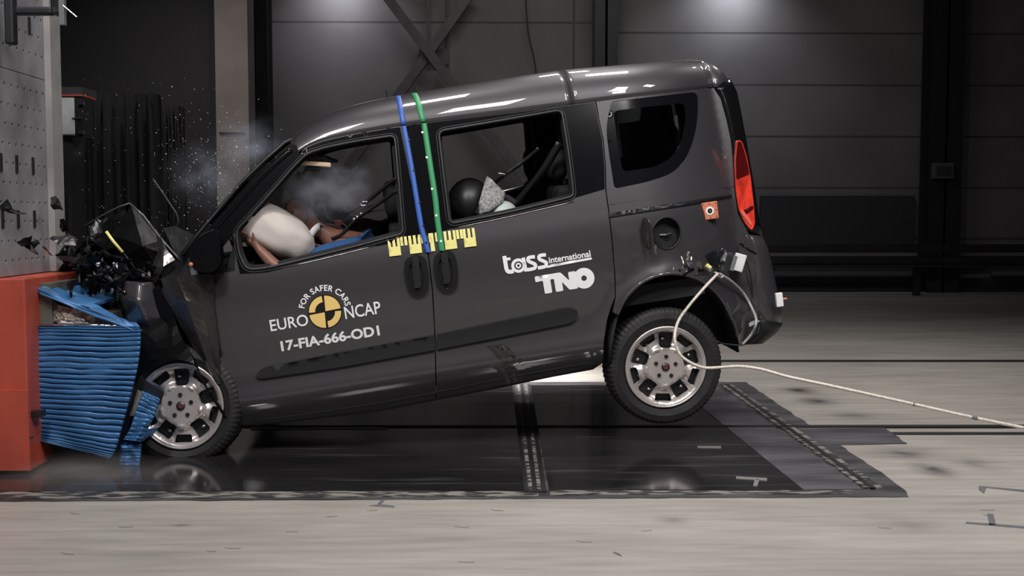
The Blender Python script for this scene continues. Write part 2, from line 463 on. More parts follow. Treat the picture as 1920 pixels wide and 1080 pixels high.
add_spots(FLOOR, [(1748, 880, 60, 22, 1.2), (1690, 850, 110, 18, .8), (1500, 732, 55, 12, 1.1), (1530, 752, 60, 12, 1.1),
                  (1820, 868, 90, 25, .5), (1600, 780, 150, 14, .6), (340, 985, 40, 5, .7), (1262, 975, 60, 14, .5), (820, 1010, 220, 14, .25), (300, 1040, 200, 16, .3), (1700, 985, 160, 30, .3)])
fl = struct(MB().box((1, 3.6, -.06), (14, 9.9, .06)).build('floor', FLOOR))
sx = lambda x, y: (x, y)
# recessed plate zone: edging first, plates on it
struct(slabpoly('trim_1', [(-60, 940), (1705, 931), (1690, 912), (1398, 716), (-60, 716)], EDGE, .003, .006, rag=.012))
struct(slabpoly('trim_2', [(-60, 935), (1010, 930), (1010, 921), (-60, 921)], CHIP, .0055, .004, rag=.01))
struct(slabpoly('trim_3', [(1032, 927.5), (1600, 925), (1600, 919), (1032, 919)], CHIP, .0055, .004, rag=.004))
struct(slabpoly('floor', [(-60, 921), (985, 919), (962, 722), (-60, 722)], PLATE, .008, .006))
struct(slabpoly('floor', [(1030, 918), (1505, 918), (1262, 722), (995, 722)], PLATE, .008, .006))
struct(slabpoly('floor', [(1507, 918), (1615, 916), (1342, 722), (1264, 722)], PLATEW, .008, .006))
struct(slabpoly('floor', [(1488, 799), (1655, 799), (1700, 831), (1535, 834)], PLATEW, .006, .006, rag=.01))
for i, (xa, xb, m_) in enumerate([(987, 963, GROOVE), (996, 972, CHIP), (1004, 979, GROOVE), (1012, 986, CHIP), (1021, 993, GROOVE)]):
    struct(slabpoly('trim_%d' % (4 + i), [(xa - 4, 921), (xa + 3, 921), (xb + 2, 720), (xb - 3, 720)], m_, .010, .006, rag=.003 if m_ is CHIP else 0))
struct(slabpoly('trim_9', [(1620, 914), (1655, 914), (1372, 720), (1350, 720)], CHIP, .009, .006, rag=.008))
struct(slabpoly('trim_14', [(1632, 914), (1642, 914), (1366, 720), (1359, 720)], GROOVE, .012, .006))
# guide slot for the tow cable, with a lip each side, and the two far joints
struct(slabpoly('trim_10', [(-80, 801.5), (2000, 799.5), (2000, 796), (-80, 798)], GROOVE, .012, .008))
struct(slabpoly('trim_11', [(470, 803.5), (726, 803), (726, 801.6), (470, 801.8)], METAL, .013, .008))
struct(slabpoly('trim_12', [(-80, 678), (2000, 678), (2000, 674.5), (-80, 675)], GROOVE, .004, .008))
struct(slabpoly('trim_13', [(1655, 814), (2000, 814), (2000, 810), (1655, 810)], GROOVE, .005, .006))
TP = mat('grey_tape', (.10, .10, .115), .6); TPL = mat('pale_tape', (.16, .155, .15), .6)
def tape(px, m, z=.011): o = slabpoly('tape_mark', px, m, z, .003, fl); return o
tape([(1380, 897), (1438, 901), (1438, 896), (1380, 893)], TPL); tape([(1412, 911), (1420, 911), (1424, 899), (1415, 899)], TPL)
tape([(1308, 839), (1352, 840), (1352, 836), (1308, 836)], TPL)
tape([(1811, 981), (1930, 991), (1930, 987), (1811, 978)], TP, .002); tape([(1855, 984), (1868, 984), (1862, 963), (1851, 963)], TP, .002)
tape([(1835, 918), (1845, 925), (1850, 912), (1835, 911)], TP, .002); tape([(1848, 914), (1930, 923), (1930, 919), (1848, 912)], TP, .002)
tape([(692, 948), (740, 951), (738, 948), (712, 945)], TP, .002); tape([(715, 945), (722, 936), (716, 936), (708, 944)], TP, .002)
tape([(1150, 1036), (1166, 1043), (1162, 1038), (1152, 1034)], TP, .002)
def scratch(px, py, dx, dy, wd):
    tape([(px, py), (px + dx, py + dy), (px + dx, py + dy + wd), (px + dx * .4, py + dy * .5 + wd * 1.3)], STAIN, .0015)
STAIN = mat('scuff_mark', (.19, .175, .16), .6)
for _ in range(16):
    x = random.uniform(0, 1880); y = random.uniform(950, 1072); scratch(x, y, random.uniform(6, 34), random.uniform(-2, 3), random.uniform(.8, 1.8))

# walls
YB = YW
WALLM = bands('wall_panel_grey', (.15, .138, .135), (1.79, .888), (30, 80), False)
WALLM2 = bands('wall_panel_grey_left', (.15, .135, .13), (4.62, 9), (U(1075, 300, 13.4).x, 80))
WALLD = bands('wall_panel_unlit', (.045, .042, .046), (4.69, 9), (.9, 9), False)  # darker colour stands in for hall light not reaching the left wall
def bxp(x0, x1, y0, y1, Y, dep, name, m, parent=None, z0=None, bevel=0):
    a = U(x0, y1, Y); b = U(x1, y0, Y)
    zb = a.z if z0 is None else z0
    return MB().box(((a.x + b.x) / 2, Y + dep / 2, (zb + b.z) / 2), (abs(b.x - a.x) / 2, dep / 2, abs(b.z - zb) / 2)).build(name, m, parent, bevel=bevel)
def wall(x0, x1, m, name): 
    a = U(x0, 400, YB).x; b = U(x1, 400, YB).x
    return struct(MB().box(((a + b) / 2, YB + .1, 4.5), ((b - a) / 2, .1, 4.5)).build(name, m))
wall(1135, 2200, WALLM, 'wall_back'); wall(430, 1135, WALLM2, 'wall_back')
YD = 9.0
a = U(-260, 400, YD).x; b = U(413, 400, YD).x
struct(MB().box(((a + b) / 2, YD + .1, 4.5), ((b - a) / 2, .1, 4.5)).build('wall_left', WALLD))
struct(MB().box((1, 3.6, 9.1), (14, 9.9, .1)).build('ceiling', DSTL))

c = bxp(411, 457, -400, 560, 8.6, .4, 'concrete_column', CONC, z0=0)
tag(c, 'pale grey square column rising behind the windscreen of the van', 'column', 'hall columns')
tag(bxp(411, 458, 248, 251, 8.57, .02, 'column_joint', GROOVE, c))
for (x0, x1, lb) in [(458, 508, 'black steel column directly right of the pale grey column'), (1113, 1156, 'black steel column behind the rear half of the van roof'), (1737, 1798, 'black steel column with a small square box on it, right of the van')]:
    Y_ = 12.7; p0 = U(x0, 545, Y_); p1 = U(x1, 545, Y_); cx = (p0.x + p1.x) / 2; hw = (p1.x - p0.x) / 2
    m = MB(); m.box((cx, Y_ + .02, 4.5), (hw, .02, 4.5)); m.box((cx, Y_ + .4, 4.5), (hw, .02, 4.5)); m.box((cx, Y_ + .2, 4.5), (.02, .2, 4.5))
    o = m.build('steel_column', DSTL); tag(o, lb, 'column', 'hall columns')
    if x0 > 1700: colr = o
# switch box on the column
t = empty('switch_box', U(1770, 320, 12.6)); tag(t, 'small square grey box fixed to the black column on the right', 'box')
bxp(1751, 1789, 305, 335, 12.55, .14, 'frame', mat('box_grey', (.075, .078, .085), .5), t, bevel=.01); bxp(1757, 1783, 312, 329, 12.53, .03, 'panel', mat('box_dark', (.035, .036, .04), .4), t)
# X brace
def beam(px0, px1, wpx, Y, name, m, parent, dep=.12):
    a = U(px0[0], px0[1], Y); b = U(px1[0], px1[1], Y); d = (b - a); L = d.length; d.normalize()
    n = Vector((-d.z, 0, d.x)); hw = wpx / F * (Y - CAMP.y) / 2
    M = Matrix((d, Vector((0, 1, 0)), n)).transposed()
    return MB().box((a + b) / 2, (L / 2, dep / 2, hw), M).build(name, m, parent)
t = empty('cross_brace', U(805, 115, 12.9)); tag(t, 'large X-shaped steel wind brace on the back wall above the van', 'brace')
beam((722, -10), (1010, 370), 17, 12.85, 'diagonal_brace', BRACE, t); beam((885, -15), (640, 330), 17, 12.98, 'diagonal_brace', BRACE, t)
bxp(800, 806, -20, 105, 13.0, .06, 'vertical_tie', BRACE, t)
bxp(838, 842, -20, 120, 13.3, .06, 'vertical_tie', BRACE, t)
tag(bxp(785, 842, 92, 121, 13.25, .04, 'gusset_plate', mat('gusset_grey', (.062, .057, .057), .6), t))
cbl = MB().tube(spline([U(985, -20, 13.2), U(990, 60, 13.2), U(1003, 120, 13.2), U(1008, 190, 13.2)], 5), .012).build('hanging_cable', DSTL); tag(cbl, 'thin dark cable hanging on the back wall right of the X brace', 'cable')
# guard rail
t = empty('guard_rail', U(1680, 540, 12.0)); tag(t, 'long dark guard rail on posts running along the back wall', 'guard rail')
for y0, y1 in ((458, 474), (480, 497)): bxp(300, 2150, y0, y1, 11.9, .07, 'rail_beam', RAILM, t, bevel=.02)
bxp(300, 2150, 496, 503, 11.85, .14, 'rail_beam', DSTL, t)
for x in (560, 1190, 1440, 1715, 2010): bxp(x, x + 12, 497, 548, 12.0, .12, 'rail_post', RAILM, t, z0=0)
o = bxp(1425, 1716, 367, 458, 13.25, .08, 'wall_cabinet', mat('cabinet_dark', (.028, .029, .034), .7)); tag(o, 'dark flat rectangular panel on the back wall behind the van tail', 'wall panel')
struct(bxp(900, 1712, 500, 540, 13.2, .1, 'trim_15', mat('plinth_grey', (.075, .078, .08), .7), z0=0.25)); struct(bxp(1860, 2150, 505, 541, 13.2, .1, 'trim_16', mat('plinth_grey2', (.11, .112, .11), .7), z0=.25))
struct(bxp(700, 2150, 540, 556, 12.9, .35, 'baseboard_back', DSTL, z0=0))

# black curtains in the left background
def curtain(x0, x1, ytop, Y, label, seed):
    a = U(x0, 300, Y).x; b = U(x1, 300, Y).x; zt = U(x0, ytop, Y).z; n = 60; vs = []; fs = []
    for th in (0, .02):
        for i in range(n + 1):
            x = a + (b - a) * i / n; f = .10 * math.sin(i * .75 + seed) + .05 * math.sin(i * 1.9 + seed * 2)
            for z in (0.03, zt): vs.append((x, Y + f * (1 if z < 1 else .8) + th, z))
    k = 2 * (n + 1)
    for i in range(n):
        fs.append((2 * i, 2 * i + 2, 2 * i + 3, 2 * i + 1)); fs.append((k + 2 * i, k + 2 * i + 1, k + 2 * i + 3, k + 2 * i + 2))
        fs.append((2 * i + 1, 2 * i + 3, k + 2 * i + 3, k + 2 * i + 1))
    fs += [(0, 1, k + 1, k), (2 * n, k + 2 * n, k + 2 * n + 1, 2 * n + 1)]
    o = link('curtain', vs, fs, CURT, None, True); tag(o, label, 'curtain', 'black curtains'); return o
curtain(148, 300, 175, 6.5, 'black pleated curtain nearer the perforated steel wall', 1); curtain(302, 345, 200, 7.4, 'narrow black curtain between the wide curtain and the pale column', 4)

# ------------------------------------------------------------------ crash wall (perforated steel plate on the red block)
XW = -2.42
def XP(px, py, X=XW):       # ray onto the plane x = X
    d = ray(px, py); return CAMP + d * ((X - CAMP.x) / d.x)
t = empty('crash_wall', (XW - .3, 0, 1.0)); tag(t, 'tall grey perforated steel impact wall standing on the red block', 'crash wall')
PERF = mat('worn_grey_plate', (.30, .295, .31), .45, .35, 0, .28, 5, .1, 30)
yf = XP(88, 300).y; yn = -.45
zj = 2.02
def perfplate(z0, z1, name, holes):
    """steel plate with real drilled holes, facing +x"""
    ol = [Vector((yn, z0)), Vector((yf, z0)), Vector((yf, z1)), Vector((yn, z1))]
    return sheet(name, ol, holes, .12, lambda p: Vector((XW, p.x, p.y)), lambda p: Vector((XW - .03, p.x, p.y)), PERF, t, False)
def circ(x, y, r, n=6): return [Vector((x + r * math.cos(2 * math.pi * k / n), y + r * math.sin(2 * math.pi * k / n))) for k in range(n)]
hl = []; 
z = 1.06; row = 0
while z < 2.45:
    y = -1.05 + (.04 if row % 2 else 0)
    while y < yf - .03:
        if abs(z - 2.02) > .03: hl.append((y, z))
        y += .078
    z += .098; row += 1
perfplate(.985, 2.018, 'lower_plate', [circ(y, z, .011) for y, z in hl if z < 2.0])
perfplate(2.022, 3.2, 'upper_plate', [circ(y, z, .011) for y, z in hl if z > 2.04])
MB().box((XW - .3, (yn + yf) / 2, 2.1), (.265, (yf - yn) / 2 - .02, 1.1)).build('wall_core', DSTL, t)
# pale flange at the far edge
p0 = XP(86, 300); p1 = XP(103, 300)
YF2 = U(103, 400, 0).y
MB().box((XW - .0, yf + .07, 2.09), (.035, .07, 1.105)).build('edge_flange', mat('flange_grey', (.30, .285, .28), .5, .1), t)
for z in (1.55, 2.28, 1.27):
    for y in (-.30, -.12, .08):
        MB().box((XW + .002, y, z), (.004, .012, .045)).build('slot_bolt', GROOVE, t)
# dark lifting bracket at the top
t2 = empty('lifting_bracket', U(40, 60, -.4)); tag(t2, 'dark steel bracket with a hanging arm, high on the crash wall', 'bracket')
bxp(8, 22, -40, 82, -.42, .06, 'hanging_arm', DSTL, t2, bevel=.01); bxp(18, 96, 12, 26, -.38, .06, 'cross_arm', DSTL, t2, bevel=.01)
bxp(94, 112, -20, 26, -.38, .08, 'clamp_block', STEEL, t2, bevel=.01); bxp(111, 119, -20, 46, -.38, .03, 'clamp_pin', GREYB, t2)
MB().tube([U(118, 10, -.38), U(144, 32, -.38)], .004).build('rod', METAL, t2)
# red block
t = empty('barrier_block', U(20, 890, -.3)); tag(t, 'red painted steel block carrying the crash wall and blue barrier', 'barrier block')
XR = UZ(0, 520, .98).x; xr = XP(48, 600, -2.3).y
xface = U(48, 600, -.36).x
MB().box((xface - .5, .35, .5), (.5, .71, .48)).build('front_block', RED, t, bevel=.008)
MB().box((xface - .51, .30, .01), (.48, .6, .012)).build('base_plate', DSTL, t)
MB().box((xface - .12, -.37, .23), (.13, .012, .20)).build('seam_plate', RED, t)
MB().box((xface + .02, -.30, .30), (.03, .03, .015)).build('lug', STEEL, t)
MB().box((xface + .03, .40, .56), (.03, .58, .385)).build('backing_plate', mat('backing_grey', (.10, .10, .085), .6, .2, 0, .3, 8), t)
# control box behind the wall
t = empty('control_cabinet', U(125, 250, 2.6)); tag(t, 'pale grey switch cabinet with a red strip, beside the crash wall', 'cabinet')
MB().box((U(118, 250, 2.75).x, 2.75, .72), (.04, .04, .72)).build('stand_post', DSTL, t)
bxp(92, 140, 181, 252, 2.6, .3, 'housing', mat('pale_cabinet', (.62, .65, .66), .5), t, bevel=.006); bxp(92, 154, 177, 180, 2.58, .3, 'red_strip', RED, t); bxp(92, 154, 163, 177, 2.62, .3, 'lid', mat('lid', (.045, .045, .05)), t)
bxp(141, 155, 182, 256, 2.6, .2, 'switch_rail', TRIM, t); bxp(96, 136, 256, 292, 2.7, .2, 'lower_box', mat('lb', (.03, .03, .032)), t)
for y in (190, 245): bxp(146, 156, y, y + 6, 2.56, .03, 'clip', CHROME, t)
bxp(151, 164, 211, 215, 2.5, .02, 'handle', CHROME, t); bxp(135, 152, 220, 222, 2.58, .02, 'latch', METAL, t)
# ------------------------------------------------------------------ the van
van = empty('minivan', UZ(800, 820, 0)); tag(van, 'dark grey minivan crashed nose first into the blue barrier, rear wheels in the air', 'van')
NAVY = None
FW = [(443, 432), (500, 370), (550, 313), (575, 288), (607, 277), (667, 265), (740, 254), (748, 345), (756, 438), (667, 462), (567, 487), (500, 503), (462, 506), (447, 474)]
FWr = rnd(FW, [10, 20, 20, 14, 20, 20, 10, 10, 10, 20, 20, 20, 14, 14])
RW = [(822, 246), (940, 226), (1053, 206), (1066, 285), (1076, 368), (960, 397), (843, 420), (832, 330)]
RWr = rnd(RW, [12, 30, 12, 30, 10, 30, 12, 30])
def inset(poly, d):
    c = sum((Vector(p[:2]) for p in poly), Vector((0, 0))) / len(poly); out = []
    N = len(poly)
    ar = sum(poly[i - 1][0] * poly[i][1] - poly[i][0] * poly[i - 1][1] for i in range(N)); sg = 1 if ar > 0 else -1
    for i in range(N):
        a, b, e = Vector(poly[i - 1][:2]), Vector(poly[i][:2]), Vector(poly[(i + 1) % N][:2])
        t = (e - a); 
        if t.length < 1e-6: continue
        t.normalize(); n = Vector((-t.y, t.x)) * sg; out.append(b + n * d)
    return out
# gutter line (top edge of the side) and roof silhouette, both read off the side view
GUT = [(545, 292), (572, 274), (600, 262), (650, 250), (745, 234), (830, 223), (930, 211), (1050, 196), (1118, 187), (1200, 177), (1290, 166), (1340, 160)]
GUTS = [p.to_2d() if len(p) > 2 else p for p in spline([Vector((x, y, 0)) for x, y in GUT], 4)]
def gut(x):
    for i in range(len(GUTS) - 1):
        if GUTS[i].x <= x <= GUTS[i + 1].x:
            return GUTS[i].y + (GUTS[i + 1].y - GUTS[i].y) * (x - GUTS[i].x) / (GUTS[i + 1].x - GUTS[i].x)
    return GUTS[-1].y if x > GUTS[-1].x else GUTS[0].y
SIL = [(505, 298), (530, 268), (560, 243), (600, 221), (640, 205), (680, 193), (740, 182), (800, 173), (880, 160), (940, 152), (1000, 142), (1090, 130), (1200, 121), (1280, 115), (1345, 111)]
def sil(x):
    for i in range(len(SIL) - 1):
        if SIL[i][0] <= x <= SIL[i + 1][0]: return SIL[i][1] + (SIL[i + 1][1] - SIL[i][1]) * (x - SIL[i][0]) / (SIL[i + 1][0] - SIL[i][0])
    return SIL[-1][1] if x > SIL[-1][0] else SIL[0][1]
def gl(x0, x1, n=14, dy=0): return [(x0 + (x1 - x0) * i / n, gut(x0 + (x1 - x0) * i / n) + dy) for i in range(n + 1)]

# --- roof: arcs from gutter to gutter, crown height solved so that the outline matches
def roof_section(px, lift):
    G = S((px, gut(px) + 2.5), .003); a, b, w0 = tob(G)
    k = max(0.0, min(1.0, (px - 1180) / 165.0))
    sh = .09 + .05 * k
    P0 = Vector((w0, b)); P1 = Vector((w0 + .02, b + lift * .55)); P2 = Vector((w0 + .10, b + lift * .97)); P3 = Vector((w0 + .34, b + lift))
    pts = []
    for i in range(15):
        t = i / 14; pts.append(P0 * (1 - t) ** 3 + P1 * 3 * t * (1 - t) ** 2 + P2 * 3 * t * t * (1 - t) + P3 * t ** 3)
    for i in range(1, 7):
        t = i / 6; x = P3.x + (WID / 2 - P3.x) * t
        pts.append(Vector((x, b + lift + .016 * (1 - (1 - t) ** 2))))
    full = pts + [Vector((WID - p.x, p.y)) for p in pts[::-1][1:]]
    return [fb(a, p.y, p.x) for p in full]
def solve(px, target):
    lo, hi = .005, .5
    for _ in range(18):
        mid = (lo + hi) / 2; ys = min(proj(q)[1] for q in roof_section(px, mid))
        if ys > target: lo = mid
        else: hi = mid
    return (lo + hi) / 2
XS = [546 + (1338 - 546) * i / 66 for i in range(67)]
RS = []
lifts = []
for x in XS: lifts.append(solve(x, sil(x)))
for _ in range(3): lifts = [lifts[0]] + [(lifts[i - 1] + 2 * lifts[i] + lifts[i + 1]) / 4 for i in range(1, len(lifts) - 1)] + [lifts[-1]]
def grid(rows):
    n = len(rows[0]); vs = [p for r in rows for p in r]; fs = []
    for i in range(len(rows) - 1):
        for k in range(n - 1): fs.append((i * n + k, i * n + k + 1, (i + 1) * n + k + 1, (i + 1) * n + k))
    return vs, fs
def solid(name, rows, m, parent, th, smooth=True, flip=True):
    vs, fs = grid(rows)
    if flip: fs = [f[::-1] for f in fs]
    o = link(name, vs, fs, m, parent, smooth)
    md = o.modifiers.new('solid', 'SOLIDIFY'); md.thickness = th; md.offset = -1
    return o
cut = next(i for i, x in enumerate(XS) if x > 1078)
rows = [roof_section(x, l) for x, l in zip(XS, lifts)]
roof = solid('roof', rows[:cut], PAINT, van, .02)
roof2 = solid('rear_roof', rows[cut - 1:], PAINT, van, .02)
for r_ in (roof, roof2):
    for p in r_.data.polygons: pass
# seam between the sliding door header and the rear roof
sm = MB().tube([rows[cut - 1][i] - WV * .001 for i in range(0, 15)], .0022, 6).build('roof_seam', GROOVE, roof)
# header inner lining
LIN = mat('roof_lining', (.05, .048, .046), .9)
solid('roof_lining', [[p - B * .045 for p in r[3:-3]] for r in rows[2:-1]], LIN, van, .01)

# --- front door
FD = [(402, 515), (440, 508), (443, 432), (500, 366), (545, 312), (562, 290)] + gl(575, 752, 30, 1) + [(770, 330), (788, 400), (800, 460), (810, 545), (815, 640), (817, 747)] + [(700, 768), (560, 786), (453, 797), (440, 772), (424, 735), (414, 690), (406, 620), (400, 560)]
fdoor = panel('front_door', FD, [inset(FWr, -1)], PAINT, van, 0, .025, 8, DARK)
# --- sliding door
SD = [(756, gut(756) + 1)] + gl(758, 1116, 30, 1)[1:] + [(1122, 225), (1130, 262), (1134, 310), (1135, 357), (1141, 400), (1147, 453), (1152, 520), (1153, 556), (1146, 574), (1138, 600), (1132, 640), (1130, 681), (1040, 703), (930, 724), (819, 746.5), (817, 640), (812, 545), (802, 460), (790, 400), (772, 330)]
sdoor = panel('sliding_door', SD, [inset(RWr, -1)], PAINT, van, 0, .025, 8, DARK)
# --- rear quarter panel with a hole for the wheel arch and the fuel filler
QW = rnd([(1146, 190), (1230, 181), (1308, 172), (1309, 215), (1303, 255), (1288, 297), (1262, 325), (1215, 341), (1152, 354), (1142, 290), (1136, 240)], [8, 10, 14, 20, 20, 20, 20, 20, 8, 20, 20])
TIPX = [(1316, 163), (1338, 165), (1351, 185), (1362, 225), (1370, 262), (1374, 300), (1376, 350), (1383, 400), (1400, 432), (1412, 452), (1416, 500), (1420, 560), (1424, 628), (1402, 642), (1386, 646)]
ARC = [(1382, 628), (1372, 598), (1356, 566), (1334, 541), (1305, 522), (1270, 513), (1235, 516), (1200, 532), (1172, 560), (1157, 590)]
QP = [(1118, gut(1118) + 1)] + gl(1122, 1316, 8, 1)[1:] + TIPX[1:] + ARC + [(1149, 585), (1155, 556), (1154, 520), (1149, 453), (1143, 400), (1137, 357), (1136, 310), (1132, 262), (1124, 225)]
FUEL = [Vector((1250 + 26 * math.cos(t * math.pi / 12), 437 + 30 * math.sin(t * math.pi / 12))) for t in range(24)]
quarter = panel('rear_quarter_panel', QP, [QW, FUEL], PAINT, van, 0, .02, 7, DARK)
MB().tube([S(p, -.002) for p in spline([Vector((x, y, 0)) for x, y in ARC], 5)], .011, 8).build('arch_lip', PAINT, quarter, True)

# --- black frames round the windows
def ringpanel(name, outer, holes, m, parent, off=.006, th=.006, step=9): return panel(name, outer, holes, m, parent, off, th, step)
ringpanel('window_frame', [(441, 430), (498, 364), (545, 309), (563, 288)] + gl(575, 750, 30, 5) + [(768, 330), (786, 400), (795, 441), (757, 450), (667, 468), (567, 493), (500, 509), (450, 512), (441, 474)], [FWr], BLK, fdoor)
ringpanel('window_frame', gl(757, 1116, 30, 4) + [(1121, 225), (1129, 262), (1133, 310), (1134, 353), (1080, 369), (960, 403), (843, 428), (800, 440), (789, 400), (773, 330)], [RWr], BLK, sdoor)
def seal(poly, m, parent, r=.008, off=.004): return MB().tube([S(p, off) for p in poly] + [S(poly[0], off)], r, 6, False).build('window_seal', m, parent, True)
seal(FWr, TRIM, fdoor); seal(RWr, TRIM, sdoor); seal(inset(RWr, -5), TRIM, sdoor, .003, .005); seal(inset(FWr, -5), TRIM, fdoor, .003, .005)
# quarter glass with black border
qg = ringpanel('glass_border', inset(QW, -1.5), [rnd([(1150, 208), (1215, 200), (1283, 193), (1286, 220), (1278, 268), (1258, 297), (1228, 313), (1168, 322), (1158, 270)], 10)], BLK, quarter, -.004, .01)
panel('tinted_pane', inset(QW, 3), [], GL_TINT, quarter, -.014, .003, 14)
# bright lines along the belt
def line(name, pts, m, parent, r=.003, off=.003, n=6, sp=4): return MB().tube([S(p, off) for p in (spline([Vector((x, y, 0)) for x, y in pts], sp) if sp else pts)], r, n).build(name, m, parent, True)
line('belt_strip', [(500, 508), (567, 494), (667, 470), (735, 452)], METAL, fdoor, .002); line('belt_strip', [(850, 428), (960, 405), (1076, 378)], METAL, sdoor, .0022)

# --- rub strips
ringpanel('rub_strip', rnd([(478, 706), (492, 690), (640, 661), (815, 629), (816, 656), (640, 688), (490, 710)], [6, 10, 2, 1, 1, 2, 6]), [], RUBS, fdoor, .014, .016)
ringpanel('rub_strip', rnd([(819, 628), (950, 601), (1066, 577), (1084, 582), (1083, 597), (1070, 606), (950, 630), (820, 655)], [1, 2, 8, 8, 8, 8, 2, 1]), [], RUBS, sdoor, .014, .016)
# --- sliding rail
line('rail_crease', [(1142, 384), (1260, 365), (1376, 350)], STEEL, quarter, .0012, .0)
ringpanel('slide_rail', [(1141, 400), (1290, 377), (1372, 365), (1372, 370), (1290, 384), (1142, 407)], [], BLKV, quarter, .008, .008, 5)
line('rail_edge', [(1150, 403), (1290, 381), (1366, 369)], TRIM, quarter, .0015, .009)

# --- fuel filler
c0 = S((1250, 437)); cm = MB()
ring = [S(p) for p in FUEL]; n = len(ring)
dp = .09
cm.add(ring + [p + WV * dp for p in ring], [(i, (i + 1) % n, (i + 1) % n + n, i + n) for i in range(n)] + [tuple(range(n, 2 * n))])
fu = cm.build('filler_recess', BLK, quarter, True)
MB().tube([c0 + WV * .085 + B * -.01, c0 + WV * .035 + B * -.012], [.035, .033], 16).build('filler_cap', TRIM, fu)
MB().tube([c0 + WV * .035 - A * .03 - B * .01, c0 + WV * .022 + A * .0 - B * .012, c0 + WV * .035 + A * .03 - B * .01], .008, 8).build('cap_grip', STEEL, fu)
MB().tube([S(FUEL[i % 24], .002) for i in range(25)], .004, 6, False).build('recess_lip', TRIM, fu, True)
fc = S((1213, 438), .05)
fm_ = Matrix((A * .55 - WV * .83, WV * .55 + A * .83, B)).transposed()
MB().ball(fc, (.045, .006, .088), fm_, 20, 10).build('filler_flap', PAINT2, quarter, True)
# --- orange target board
tb = Matrix((A, WV, B)).transposed(); tc_ = S((1330, 395), .012)
tg = MB().box(tc_, (.048, .008, .048), tb).build('target_board', ORNG, quarter, bevel=.003)
def disc(c, r, y, m, name, par, nn=24, r0=0.0):
    b_ = MB(); vs = [c - WV * y + (A * math.cos(2 * math.pi * i / nn) + B * math.sin(2 * math.pi * i / nn)) * r for i in range(nn)]
    vs2 = [v + WV * .004 for v in vs]; b_.add(vs + vs2, [tuple(range(nn)), tuple(range(nn, 2 * nn))[::-1]] + [(i, i + nn, (i + 1) % nn + nn, (i + 1) % nn) for i in range(nn)]); return b_.build(name, m, par)
disc(tc_, .0235, .0105, WHITE, 'target_ring', tg); disc(tc_, .0135, .0125, BLKV, 'target_center', tg); disc(tc_, .005, .0140, GREYB, 'target_dot', tg)
for i in range(8):
    x = (-1, 0, 1, 1, 1, 0, -1, -1)[i] * .038; z = (-1, -1, -1, 0, 1, 1, 1, 0)[i] * .038
    disc(tc_ + A * x + B * z, .003, .0100, BLKV, 'board_screw', tg, 8)

# --- tail lamp
TL = rnd([(1382, 262), (1391, 264), (1400, 292), (1408, 335), (1413, 380), (1416, 418), (1410, 433), (1397, 418), (1385, 392), (1379, 350), (1379, 300)], 6)
prs = [((1340, 162), (1366, 146)), ((1344, 170), (1374, 162)), ((1350, 184), (1379, 172)), ((1357, 204), (1384, 196)), ((1362, 225), (1388, 217)), ((1370, 262), (1395, 255)), ((1374, 300), (1402, 295)), ((1376, 350), (1412, 350)), ((1383, 400), (1420, 405)), ((1400, 432), (1426, 440))]
TAB = []
for pn, pe in prs:
    a_, b_, w_ = tob(S(pn)); q_ = tob(S(pe, 0, lambda a, b, d=w_ + .17: d)); TAB.append((b_, a_, q_[0], w_))
TAB.sort()
def WT(a, b):
    i = 0
    while i < len(TAB) - 2 and b > TAB[i + 1][0]: i += 1
    l, h = TAB[i], TAB[i + 1]; t = max(0, min(1, (b - l[0]) / (h[0] - l[0])))
    a0 = l[1] + (h[1] - l[1]) * t; a1 = l[2] + (h[2] - l[2]) * t; w0 = l[3] + (h[3] - l[3]) * t
    s_ = max(0, min(.985, (a - a0) / (a1 - a0))); return w0 + .17 * (1 - math.sqrt(1 - s_ * s_)) - .012
_S = S
def S(p, off=0.0, wfun=None):
    if wfun is not WT: return _S(p, off, wfun)
    lo = None
    for k in range(61):
        d_ = -.02 + k * .005; a, b, w_ = tob(_S(p, 0, lambda a, b: d_))
        if WT(a, b) < d_: break
        lo = d_
    hi = d_; lo = lo if lo is not None else -.02
    for _ in range(12):
        m_ = (lo + hi) / 2; a, b, w_ = tob(_S(p, 0, lambda a, b: m_))
        if WT(a, b) < m_: hi = m_
        else: lo = m_
    return _S(p, 0, lambda a, b: lo - off)
tl = panel('tail_lamp', TL, [], REDL, van, 0.0, .03, 7, None, False, WT)
panel('upper_lens', rnd([(1383, 265), (1390, 266), (1399, 294), (1405, 326), (1381, 336), (1380, 300)], 3), [], REDD, tl, .004, .01, 7, None, False, WT)
panel('lens_divider', rnd([(1394, 394), (1412, 385), (1413, 391), (1397, 404)], 2), [], REDD, tl, .004, .01, 7, None, False, WT)
LW = mat('pale_red_lens', (.75, .16, .12), .08, 0, 1)
panel('reversing_lens', rnd([(1388, 397), (1394, 405), (1408, 424), (1410, 418), (1404, 408), (1393, 393)], 2), [], LW, tl, .005, .01, 5, None, False, WT)
# --- tail: black rear pillar strip and tailgate across
strip = [(1322, 126), (1346, 111), (1352, 114), (1366, 135), (1377, 163), (1385, 205), (1392, 244), (1397, 270), (1385, 262), (1376, 262), (1366, 225), (1356, 185), (1342, 164), (1316, 162)]
